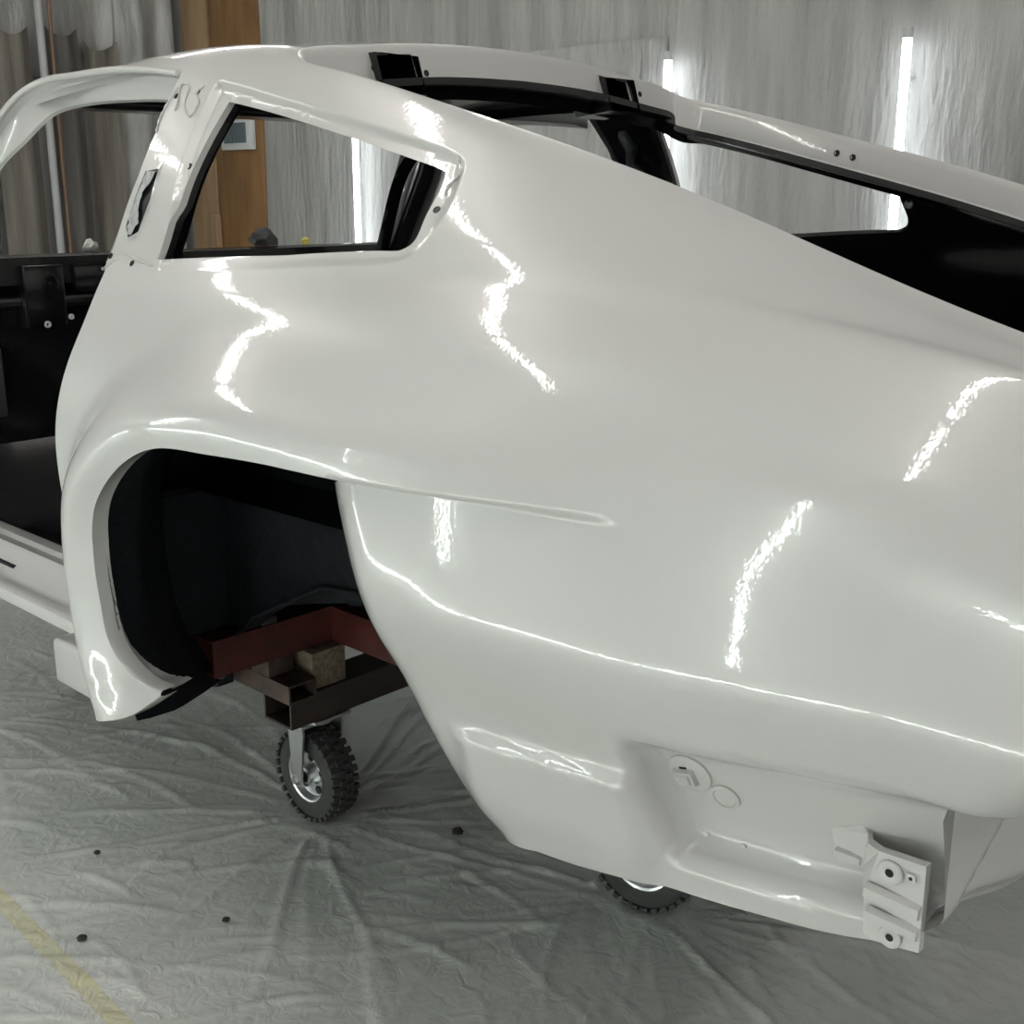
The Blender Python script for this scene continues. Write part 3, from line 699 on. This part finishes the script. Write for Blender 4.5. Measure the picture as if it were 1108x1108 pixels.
# seam sealer beads and small holes on the pillar
for path in ([(-.6329, .0944), (-.6450, .075), (-.6588, .0561), (-.6450, .055), (-.6314, .0609), (-.622, .078), (-.6087, .0919), (-.595, .098), (-.5785, .102), (-.575, .09), (-.5841, .0787), (-.60, .068), (-.59, .058)],
             [(-.668, .318), (-.6450, .300), (-.6272, .2919), (-.60, .296), (-.577, .301), (-.5279, .3091)],
             [(-.664, .060), (-.667, .10), (-.655, .125)], [(.02, .084), (.028, .10), (.034, .115), (.030, .135), (.036, .15)]):
    pts = [tuple(on(*p, .001)[0]) for p in smooth_poly(path, 40)]
    bm = bmesh.new(); add_tube(bm, pts, [.0018+.0006*math.sin(i*.9) for i in range(len(pts))], 8); bmobj('seam_sealer', bm, PAINT, car)
for x, t in ((-.6552, .073), (-.5295, .1688), (-.6687, .2966), (-.593, .3065), (.0365, .1742), (-.5991, .068)):
    c, n = on(x, t); disc('pillar_hole', c, n, .0035, DARK if x < .03 else SATIN, car, .001)
for (x, z) in ((-1.335, 1.140), (-1.36, 1.128), (-1.32, 1.150)):
    disc('frame_hole', (x, -.525, z), (0, -1, -.3), .003, DARK, car, .001)

# ---------------------------------------------------------------- dolly under the body
dolly = tag(empty('body_dolly', (-.35, -.1, FLOOR)), 'red and rusty steel rolling dolly carrying the white car body', 'dolly')
def hollow(name, a, b, axis, th, m, parent):
    """square tube with open ends along axis 0 or 1"""
    bm = bmesh.new(); o = [i for i in range(3) if i != axis]
    rings = []
    for e in (a[axis], b[axis]):
        for t in (0, th):
            r = []
            for (i, j) in ((0, 0), (1, 0), (1, 1), (0, 1)):
                p = [0, 0, 0]; p[axis] = e; p[o[0]] = (b if i else a)[o[0]]+(-t if i else t); p[o[1]] = (b if j else a)[o[1]]+(-t if j else t); r.append(bm.verts.new(p))
            rings.append(r)
    A, Ai, B, Bi = rings
    for k in range(4):
        q = (k+1) % 4
        bm.faces.new((A[k], A[q], B[q], B[k])); bm.faces.new((Ai[q], Ai[k], Bi[k], Bi[q])); bm.faces.new((A[k], Ai[k], Ai[q], A[q])); bm.faces.new((B[q], Bi[q], Bi[k], B[k]))
    return bmobj(name, bm, m, parent, sharp=30)
hollow('cross_tube', (-.735, -.405, 0), (-.645, .45, .062), 1, .005, BROWN, dolly)
hollow('side_rail', (-1.70, -.42, .062), (-.628, -.355, .100), 0, .004, RUST, dolly)
hollow('side_rail', (-1.70, .355, .062), (-.628, .42, .100), 0, .004, RUST, dolly)
hollow('red_cross_beam', (-.750, -.545, .140), (-.680, .545, .212), 1, .005, RED, dolly)
hollow('red_long_beam', (-.680, -.272, .140), (.30, -.205, .212), 0, .005, RED, dolly)
box('riser', (-.75, -.42, .100), (-.69, -.36, .140), RUST, dolly, .002)
box('riser', (-.75, .36, .100), (-.69, .42, .140), RUST, dolly, .002)
box('post', (-.05, -.26, .062), (.02, -.21, .140), RUST, dolly, .002)
hollow('cross_tube', (-.055, -.29, 0), (.035, .45, .062), 1, .005, BROWN, dolly)
box('body_pad', (-.75, -.435, .212), (-.68, -.40, .228), RUBBER, dolly, .004)
hollow('side_rail', (-.645, .10, .0), (-.055, .165, .062), 0, .004, BROWN, dolly)
def caster(cx, cy, turn):
    R = .100; hz = FLOOR+R; w = .030
    pl = box('caster', (cx-.05, cy-.045, -.006), (cx+.05, cy+.045, 0), ZINC, dolly, .001)
    bm = bmesh.new(); add_tube(bm, [(cx, cy, -.006), (cx, cy, -.022)], .028, 20); bmobj('swivel', bm, ZINC, pl)
    ax = cx-.012
    for s in (-1, 1):
        yo = cy+s*.046; bm = bmesh.new()
        pr = [(cx-.030, -.022), (cx+.014, -.022), (cx+.016, -.036), (ax+.016, hz+.012), (ax+.012, hz-.008), (ax, hz-.015), (ax-.012, hz-.008), (ax-.014, hz+.010), (cx-.032, -.036)]
        A = [bm.verts.new((x, yo, z)) for x, z in pr]; fc = bm.faces.new(A); ret = bmesh.ops.extrude_face_region(bm, geom=[fc])
        bmesh.ops.translate(bm, verts=[v for v in ret['geom'] if isinstance(v, bmesh.types.BMVert)], vec=(0, s*.005, 0)); bmobj('fork_arm', bm, ZINC, pl)
        bm = bmesh.new(); lathe(bm, [(.011, 0), (.011, .006), (.009, .008), (0, .008)], (ax, yo+s*.004, hz), (0, s, 0), 6); bmobj('axle_nut', bm, ZINC, pl)
    box('fork_crown', (cx-.030, cy-.051, -.026), (cx+.014, cy+.051, -.020), ZINC, pl, .002)
    bm = bmesh.new()
    lathe(bm, [(.052, -.026), (.060, -.030), (.078, -.031), (.089, -.027), (.0945, -.018), (.096, 0), (.0945, .018), (.089, .027), (.078, .031), (.060, .030), (.052, .026)], (ax, cy, hz), (0, 1, 0), 40)
    NT = 30
    for k in range(NT):
        for yo, ph, wy in ((-.024, 0, .0085), (-.008, .5, .007), (.008, 0, .007), (.024, .5, .0085)):
            an = 2*math.pi*(k+ph)/NT; r0 = .094 if abs(yo) < .02 else .089; r1 = .1005 if abs(yo) < .02 else .0975
            q = []
            for rr in (r0, r1):
                for da in (-.070, .070):
                    for dy in (-wy, wy):
                        q.append(bm.verts.new((ax+rr*math.cos(an+da*(1 if rr == r0 else .8)), cy+yo+dy, hz+rr*math.sin(an+da*(1 if rr == r0 else .8)))))
            for f in ((0, 1, 3, 2), (4, 6, 7, 5), (0, 4, 5, 1), (2, 3, 7, 6), (0, 2, 6, 4), (1, 5, 7, 3)): bm.faces.new([q[i] for i in f])
    bmobj('tire', bm, RUBBER, pl, sharp=30)
    bm = bmesh.new(); lathe(bm, [(.054, -.026), (.056, -.029), (.052, -.027), (.047, -.014), (.026, -.012), (.018, -.030), (.012, -.032), (.012, .032), (.018, .030), (.026, .012), (.047, .014), (.052, .027), (.056, .029), (.054, .026)], (ax, cy, hz), (0, 1, 0), 32)
    rim = bmobj('rim', bm, ZINC, pl, sharp=40)
    for k in range(5):
        an = 2*math.pi*k/5+.3
        for s in (-1, 1):
            bm = bmesh.new(); add_tube(bm, [(ax+.036*math.cos(an), cy+s*.0135, hz+.036*math.sin(an)), (ax+.036*math.cos(an), cy+s*.0150, hz+.036*math.sin(an))], .0085, 12); bmobj('rim_hole', bm, DARK, pl)
    if turn:
        T = Matrix.Translation((cx, cy, 0)); pl.matrix_basis = T @ Matrix.Rotation(math.radians(turn), 4, 'Z') @ T.inverted()
    return pl
caster(-.688, -.31, 0)
caster(-.001, -.098, 14)
caster(-.688, .38, 15)
caster(-.001, .38, -20)
# timber packer wedged on the cross tube
wood = tag(box('timber_block', (-.722, -.345, .062), (-.652, -.262, .139), TIMBER, None, .004), 'weathered timber packing block wedged under the red beam', 'wood block')

# ---------------------------------------------------------------- room shell
CONC = mat('grey_concrete', (.20, .20, .20), rough=.7, var=.2, vscale=2.)
WALLM = mat('pale_grey_wall', (.55, .55, .54), rough=.6, bump=.002, bscale=3., bstretch=(3, 3, .6), var=.12, vscale=1.5, vstretch=(3, 3, .5))
def plane(name, pts, m):
    return tag(mobj(name, pts, [(0, 1, 2, 3)], m), kind='structure')
plane('floor', [(X0, Y0, FLOOR-.012), (X1, Y0, FLOOR-.012), (X1, Y1, FLOOR-.012), (X0, Y1, FLOOR-.012)], CONC)
plane('ceiling', [(X0, Y0, CEIL), (X0, Y1, CEIL), (X1, Y1, CEIL), (X1, Y0, CEIL)], WALLM)
plane('wall_back', [(X0, Y1, FLOOR), (X0, Y1, CEIL), (X1, Y1, CEIL), (X1, Y1, FLOOR)], WALLM)
plane('wall_front', [(X0, Y0, FLOOR), (X0, Y0, CEIL), (X1, Y0, CEIL), (X1, Y0, FLOOR)][::-1], WALLM)
plane('wall_left', [(X0, Y0, FLOOR), (X0, Y1, FLOOR), (X0, Y1, CEIL), (X0, Y0, CEIL)], WALLM)
plane('wall_right', [(X1, Y0, FLOOR), (X1, Y0, CEIL), (X1, Y1, CEIL), (X1, Y1, FLOOR)], WALLM)
# ---------------------------------------------------------------- LED tubes
TUBEB = emat('led_back_wall_glow', (.90, .97, 1.0), BACK_E); TUBE = emat('led_tube_glow', (.91, 1.0, .94), TUBE_E); TUBEC = emat('led_ceiling_glow', (1.0, .945, .905), CEIL_E)
def led(a, b, label, off, m=None, r=.013, group=None):
    a = Vector(a); b = Vector(b); d = (b-a).normalized(); root = tag(empty('led_tube_light', tuple((a+b)/2)), label, 'light', group)
    bm = bmesh.new(); add_tube(bm, [a+d*.03, b-d*.03], r, 14); bmobj('tube', bm, m or TUBE, root)
    for e, s in ((a, 1), (b, -1)):
        bm = bmesh.new(); add_tube(bm, [e, e+d*s*.03], r*1.05, 14); bmobj('end_cap', bm, WHITEP, root)
    o = Vector(off); q = o.normalized(); c = (a+b)/2+o*.75
    lo = Vector([min(a[i], b[i]) for i in range(3)]); hi = Vector([max(a[i], b[i]) for i in range(3)])
    n = d.cross(q); lo2 = Vector([min((a-n*.016+q*.018)[i], (b+n*.016+q*.026)[i], (a+n*.016+q*.018)[i], (b-n*.016+q*.026)[i]) for i in range(3)]); hi2 = Vector([max((a-n*.016+q*.018)[i], (b+n*.016+q*.026)[i], (a+n*.016+q*.018)[i], (b-n*.016+q*.026)[i]) for i in range(3)])
    if abs(q.z) > .5: box('batten', tuple(lo2), tuple(hi2), WHITEP, root)
    for f in (.12, .88):
        p = a+(b-a)*f; bm = bmesh.new(); add_tube(bm, [p+q*.010, p+q*.085 if abs(q.z) < .5 else p+q*.030], .006, 6); bmobj('clip', bm, WHITEP, root)
    return root
names = {-3.50: 'vertical tube light on the back wall seen through the side window', -1.68: 'vertical tube light whose tip shows just above the roof edge',
         -.745: 'tall vertical tube light on the back wall above the open hatch'}
for i, x in enumerate((-4.4, -3.50, -2.60, -1.68, -.745, .19, 1.12, 2.05, 2.98)):
    if x in names:
        led((x, Y1-.100, .31), (x, Y1-.100, 1.515), names.get(x, 'vertical tube light on the back wall hidden behind the roof'), (0, .05, 0), TUBEB, r=.015)
for x, w in ((-4.33, 'far left'), (-2.0, 'middle left'), (.33, 'right')):
    led((x, Y0+.10, .35), (x, Y0+.10, 1.55), 'vertical tube light on the wall behind the camera, %s one' % w, (0, -.05, 0), r=.017, group='upright tube lights on the wall behind the camera')
for i, x in enumerate((-4.55, -3.15, -1.75, -.35, 1.05, 2.47)):
    led((x, Y0+.14, -.13), (x+(1.38 if i < 5 else .72), Y0+.14, -.13), 'horizontal tube light low along the foot of the wall behind the camera', (0, -.05, 0), r=.017, group='low horizontal tube lights behind the camera')
for x, w in ((-3.03, 'ahead of the car'), (-1.06, 'over the cabin'), (.92, 'behind the hatch'), (2.88, 'behind the camera')):
    for y, side in ((-2.29, 'nearest the camera-side wall'), (-1.21, 'above the near flank of the car'), (.30, 'above the far flank of the car')):
        led((x, y, CEIL-.10), (x, y+1.06, CEIL-.10), 'ceiling tube light %s, %s' % (w, side), (0, 0, .05), TUBEC, .020, 'crosswise ceiling tubes')
# ---------------------------------------------------------------- plastic sheeting on the back wall
def vnoise(x, y, seed, n=14, kx=(1, 6), ky=(1, 6)):
    r = np.random.default_rng(seed); o = np.zeros_like(x)
    for _ in range(n):
        a, b = r.uniform(*kx)*r.choice((-1, 1)), r.uniform(*ky)*r.choice((-1, 1)); o += np.sin(a*x+b*y+r.uniform(0, 6.3))
    return o/n**.5
def sheet(name, fn, u, v, m, label, cat, smooth=True):
    U, Vv = np.meshgrid(u, v); Pq = fn(U, Vv); n = len(u)
    Fc = [(j*n+i, j*n+i+1, (j+1)*n+i+1, (j+1)*n+i) for j in range(len(v)-1) for i in range(n-1)]
    o = mobj(name, Pq.reshape(-1, 3), Fc, m, None, smooth=True)
    return tag(o, label, cat)
PLAST = mat('grey_plastic_film', (.40, .397, .385), rough=.42, bump=.014, bscale=11., bstretch=(4, 4, .8), var=.24, vscale=2.4, vstretch=(5, 5, .5), detail=10.)
def wall_fn(U, Z):
    f = .006*vnoise(U, Z, 3, 16, (4, 22), (.3, 3))+.006*vnoise(U, Z, 5, 12, (1, 7), (1, 6))
    return np.stack([U, Y1-.032+f*.8, Z], -1)
sheet('plastic_wall_sheet', wall_fn, np.linspace(-4.33, X1-.01, 380), np.linspace(FLOOR, CEIL-.01, 90), PLAST, 'grey wrinkled plastic sheet covering the back wall behind the car', 'plastic sheet')
# second sheet with a taped upper edge hung over the first
PLAST2 = mat('pale_plastic_film', (.44, .438, .428), rough=.40, bump=.014, bscale=12., bstretch=(4, 4, .9), var=.22, vscale=2.6, vstretch=(5, 5, .5), detail=10.)
def wall2_fn(U, V):
    z = FLOOR+.02+V*(1.575-FLOOR-.02); f = .005*vnoise(U, z, 9, 16, (4, 24), (.3, 3))
    return np.stack([U, Y1-.050+f*.7-.004*(V > .985), z], -1)
sheet('plastic_overlay_sheet', wall2_fn, np.linspace(-2.72, -1.725, 90), np.linspace(0, 1, 70), PLAST2, 'paler plastic sheet with a taped top edge hung on the back wall', 'plastic sheet')
# ---------------------------------------------------------------- timber boards with control box
wp = tag(empty('wood_panel', (-4.68, Y1, FLOOR)), 'brown wooden board panel at the left end of the back wall', 'wood panel')
box('board', (-5.03, Y1-.05, FLOOR), (-4.775, Y1-.004, CEIL-.01), PLY2, wp, .004)
box('board', (-4.765, Y1-.045, FLOOR), (-4.335, Y1-.004, CEIL-.01), PLY, wp, .004)
box('cleat', (-4.80, Y1-.085, FLOOR), (-4.745, Y1-.05, .90), PLY2, wp, .003)
ct = tag(empty('control_box', (-4.52, Y1-.05, 1.31)), 'white framed control box with grey screen on the wooden boards', 'control box')
box('housing', (-4.655, Y1-.085, 1.238), (-4.38, Y1-.046, 1.392), WHITEP, ct, .008)
box('screen', (-4.620, Y1-.089, 1.272), (-4.415, Y1-.083, 1.375), SCREEN, ct, .002)
for k in range(6): box('louvre', (-4.610+.034*k, Y1-.092, 1.276), (-4.603+.034*k, Y1-.088, 1.371), WHITEP if k == 9 else SCREEN, ct)
# ---------------------------------------------------------------- hanging covers on the left wall
CLOTH = mat('dark_grey_cover', (.115, .108, .098), rough=.75, bump=.004, bscale=30., bstretch=(2, 2, .3), var=.28, vscale=4., vstretch=(6, 6, .5))
CLOTH2 = mat('brown_grey_cover', (.17, .155, .135), rough=.75, bump=.004, bscale=30., bstretch=(2, 2, .3), var=.25, vscale=4., vstretch=(6, 6, .5))
CLOTH3 = mat('black_green_cover', (.055, .060, .056), rough=.7, bump=.004, bscale=30., var=.2, vscale=4., vstretch=(6, 6, .5))
FILM = mat('hanging_film', (.30, .30, .29), rough=.28, bump=.012, bscale=6., bstretch=(3, 3, .8), var=.3, vscale=3., vstretch=(4, 4, 1), detail=6.)
def drape(name, ya, yb, za, zb, x, m, label, amp, k, seed, hem=None):
    def fn(U, V):
        top = zb-(.05*np.abs(np.sin((U-ya)/(yb-ya)*math.pi*hem)) if hem else 0); z = za+V*(top-za)
        f = amp*np.sin(k*U+1.2*np.sin(2*U+seed)+.5*V)+amp*.6*np.sin(2.3*k*U+seed*2)+.010*vnoise(U, z, seed, 10, (8, 40), (.3, 3))
        return np.stack([x+f, U, z], -1)
    return sheet(name, fn, np.linspace(ya, yb, 70), np.linspace(0, 1, 40), m, label, 'curtain')
drape('hanging_cover', .55, 1.10, FLOOR, 2.3, X0+.16, CLOTH3, 'near-black cover hanging at the far left edge', .03, 14, 1)
drape('hanging_cover', 1.15, 1.375, FLOOR, 1.835, X0+.14, CLOTH2, 'narrow brown-grey cover hanging left of the metal pipe', .018, 22, 2, 1)
drape('hanging_cover', 1.44, 1.645, FLOOR, 1.85, X0+.14, CLOTH, 'dark grey cover hanging right beside the metal pipe', .022, 18, 3, 1)
drape('hanging_cover', 1.66, 1.86, FLOOR, 1.80, X0+.12, CLOTH2, 'brown-grey cover with a pale hem beside the clear film', .022, 20, 4, 1)
drape('hanging_film', 1.87, 2.17, FLOOR, 2.40, X0+.14, FILM, 'creased pale plastic film hanging beside the wooden boards', .035, 13, 6)
drape('hanging_film', .6, 2.17, 1.6, 2.45, X0+.05, FILM, 'creased plastic film hanging high behind the dark covers', .012, 11, 8)
HEM = mat('pale_hem', (.42, .41, .38), rough=.6)
tag(tube('metal_pipe', [(X0+.20, 1.40, FLOOR), (X0+.20, 1.40, CEIL)], .020, ZINC if False else mat('grey_painted_pipe', (.42, .42, .43), rough=.4), None, 14), 'grey vertical metal pipe between the hanging covers', 'pipe')
tag(tube('brown_hose', [(X0+.20, 1.455, .3), (X0+.20, 1.452, 1.2), (X0+.205, 1.458, CEIL)], .010, mat('brown_hose', (.19, .12, .075), rough=.5), None, 10), 'thin brown hose hanging beside the grey metal pipe', 'hose')
# ---------------------------------------------------------------- plastic sheet on the floor
gx = np.r_[np.arange(X0+.02, -2.0, .06), np.arange(-2.0, .95, .0075), np.arange(.95, X1-.02, .06)]
gy = np.r_[np.arange(Y0+.02, -1.2, .06), np.arange(-1.2, .62, .0075), np.arange(.62, Y1-.06, .06)]
GX_, GY_ = np.meshgrid(gx, gy); H = np.zeros_like(GX_)
r_ = np.random.default_rng(11)
def ridge_noise(th, seed, n=30, kmax=64):
    r = np.random.default_rng(seed); o = np.zeros_like(th)
    for _ in range(n): o += np.sin(r.integers(7, kmax)*th+r.uniform(0, 6.3))
    return o/n**.5
for (cx, cy, am, L, sd) in ((-.69, -.31, .0105, .34, 21), (-.01, -.10, .0105, .34, 22), (-1.75, -.62, .0085, .40, 23), (-1.25, -1.15, .005, .4, 24)):
    dx, dy = GX_-cx, GY_-cy; rr = np.hypot(dx, dy); th = np.arctan2(dy, dx)+.25*np.sin(rr*5+sd)*np.clip(rr, 0, .3)
    q = np.maximum(ridge_noise(th, sd)-.35, 0)**1.3
    H += am*.95*q*np.exp(-rr/L)*sst(.05, .13, rr)+am*.25*np.exp(-(rr/.14)**2)
# loose creases
for _ in range(520):
    cx, cy = r_.uniform(-2.0, .9), r_.uniform(-1.15, .6); an = r_.normal(.75, .55) if cx < -.2 else r_.normal(2.4, .6); ln = r_.uniform(.03, .22); sg = r_.uniform(.006, .011); hh = r_.uniform(.001, .0042)
    i0, i1 = np.searchsorted(gx, (cx-ln*1.6, cx+ln*1.6)); j0, j1 = np.searchsorted(gy, (cy-ln*1.6, cy+ln*1.6))
    X_, Y_ = GX_[j0:j1, i0:i1]-cx, GY_[j0:j1, i0:i1]-cy; u = X_*math.cos(an)+Y_*math.sin(an); v = -X_*math.sin(an)+Y_*math.cos(an)+.12*u*u/ln
    H[j0:j1, i0:i1] += hh*np.exp(-(v/sg)**2-(u/ln)**4)
H += .0012*vnoise(GX_, GY_, 31, 14, (6, 30), (6, 30))
# film rests flat under the tyres
for (cx, cy) in ((-.70, -.31), (-.013, -.098), (-.70, .38), (-.013, .38)):
    H *= sst(.02, .06, np.hypot(GX_-cx, GY_-cy))
H = np.clip(H, 0, .02)
FS = bpy.data.materials.new('floor_film'); FS.use_nodes = True; nt = FS.node_tree; p = nt.nodes['Principled BSDF']
p.inputs['Roughness'].default_value = .36; p.inputs['Specular IOR Level'].default_value = .5
tc = nt.nodes.new('ShaderNodeTexCoord'); sep = nt.nodes.new('ShaderNodeSeparateXYZ'); nt.links.new(tc.outputs['Object'], sep.inputs[0])
n1_ = nt.nodes.new('ShaderNodeTexNoise'); n1_.inputs['Scale'].default_value = 3.5; n1_.inputs['Detail'].default_value = 8; nt.links.new(tc.outputs['Object'], n1_.inputs['Vector'])
rp = nt.nodes.new('ShaderNodeValToRGB'); rp.color_ramp.elements[0].position = .3; rp.color_ramp.elements[1].position = .72
rp.color_ramp.elements[0].color = (.49, .525, .50, 1); rp.color_ramp.elements[1].color = (.645, .65, .63, 1); nt.links.new(n1_.outputs['Fac'], rp.inputs['Fac'])
# faint yellow lane line showing through the film
def mth(op, a, b=None):
    m = nt.nodes.new('ShaderNodeMath'); m.operation = op
    for i, v in enumerate((a, b)):
        if v is None: continue
        if isinstance(v, (int, float)): m.inputs[i].default_value = v
        else: nt.links.new(v, m.inputs[i])
    return m.outputs[0]
yl = mth('ADD', sep.outputs['Y'], mth('MULTIPLY', sep.outputs['X'], .043)); dd = mth('ABSOLUTE', mth('ADD', yl, .9365))
n2_ = nt.nodes.new('ShaderNodeTexNoise'); n2_.inputs['Scale'].default_value = 14; n2_.inputs['Detail'].default_value = 4; nt.links.new(tc.outputs['Object'], n2_.inputs['Vector'])
msk = mth('MULTIPLY', mth('LESS_THAN', dd, .016), mth('MULTIPLY', n2_.outputs['Fac'], 1.0))
mx = nt.nodes.new('ShaderNodeMix'); mx.data_type = 'RGBA'; nt.links.new(msk, mx.inputs['Factor']); nt.links.new(rp.outputs['Color'], mx.inputs[6]); mx.inputs[7].default_value = (.60, .55, .26, 1)
nt.links.new(mx.outputs[2], p.inputs['Base Color'])
n3_ = nt.nodes.new('ShaderNodeTexNoise'); n3_.inputs['Scale'].default_value = 26; n3_.inputs['Detail'].default_value = 6; n3_.inputs['Distortion'].default_value = 1.2; nt.links.new(tc.outputs['Object'], n3_.inputs['Vector'])
bp = nt.nodes.new('ShaderNodeBump'); bp.inputs['Distance'].default_value = .004; bp.inputs['Strength'].default_value = .9; nt.links.new(n3_.outputs['Fac'], bp.inputs['Height']); nt.links.new(bp.outputs['Normal'], p.inputs['Normal'])
n = len(gx); ii, jj = np.meshgrid(np.arange(n-1), np.arange(len(gy)-1)); k0 = (jj*n+ii).ravel()
FQ = np.stack([k0, k0+1, k0+n+1, k0+n], 1)
me = bpy.data.meshes.new('plastic_floor_sheet'); VV = np.stack([GX_, GY_, FLOOR-.001+H], -1).reshape(-1, 3)
me.vertices.add(len(VV)); me.vertices.foreach_set('co', VV.astype(np.float32).ravel())
me.loops.add(FQ.size); me.loops.foreach_set('vertex_index', FQ.astype(np.int32).ravel())
me.polygons.add(len(FQ)); me.polygons.foreach_set('loop_start', (np.arange(len(FQ))*4).astype(np.int32))
me.update(calc_edges=True); me.polygons.foreach_set('use_smooth', np.ones(len(FQ), bool)); me.materials.append(FS)
tag(link(bpy.data.objects.new('plastic_floor_sheet', me)), 'wrinkled grey plastic sheet spread over the workshop floor', 'plastic sheet')
# small litter
DIRT = mat('dark_litter', (.03, .028, .026), rough=.8)
for (x, y, r, lab) in ((-.438, -.165, .012, 'dark lump of litter on a floor crease behind the wheel'), (-.517, -.656, .007, 'small dark crumb of litter on the pale floor sheet'),
                       (-.652, -.858, .008, 'dark scrap of litter near the yellow floor line'), (-.89, -.702, .006, 'tiny dark crumb of litter left of the caster')):
    bm = bmesh.new(); bmesh.ops.create_icosphere(bm, subdivisions=2, radius=r)
    for v in bm.verts: v.co = Vector((v.co.x*random.uniform(.7, 1.3), v.co.y*random.uniform(.7, 1.3), v.co.z*random.uniform(.4, .7)))+Vector((x, y, FLOOR+.006))
    tag(bmobj('floor_litter', bm, DIRT, None), lab, 'litter')

# odds and ends left on the cowl
YEL = mat('yellow_tape', (.62, .55, .10), rough=.6); RAG = mat('dark_rag', (.07, .075, .075), rough=.8, bump=.003, bscale=60.); PALE = mat('white_rag', (.5, .5, .48), rough=.8)
def crumple(name, x, y, z, sx, sy, sz, m, lab, cat):
    bm = bmesh.new(); bmesh.ops.create_icosphere(bm, subdivisions=2, radius=1)
    for v in bm.verts:
        k = random.uniform(.75, 1.2); v.co = Vector((v.co.x*sx*k, v.co.y*sy*k, max(v.co.z*sz*k, -sz*.6)))+Vector((x, y, z+sz*.62))
    return tag(bmobj(name, bm, m, None, sharp=20), lab, cat)
crumple('tape_scrap', -1.685, .462, .868, .012, .014, .012, YEL, 'yellow scrap of tape on the black cowl', 'tape')
crumple('dark_rag', -1.700, .330, .867, .03, .045, .030, RAG, 'crumpled dark rag lying on the black cowl', 'rag')
crumple('pale_rag', -1.690, -.185, .868, .015, .020, .018, PALE, 'small white rag on the cowl beside the door pillar', 'rag')
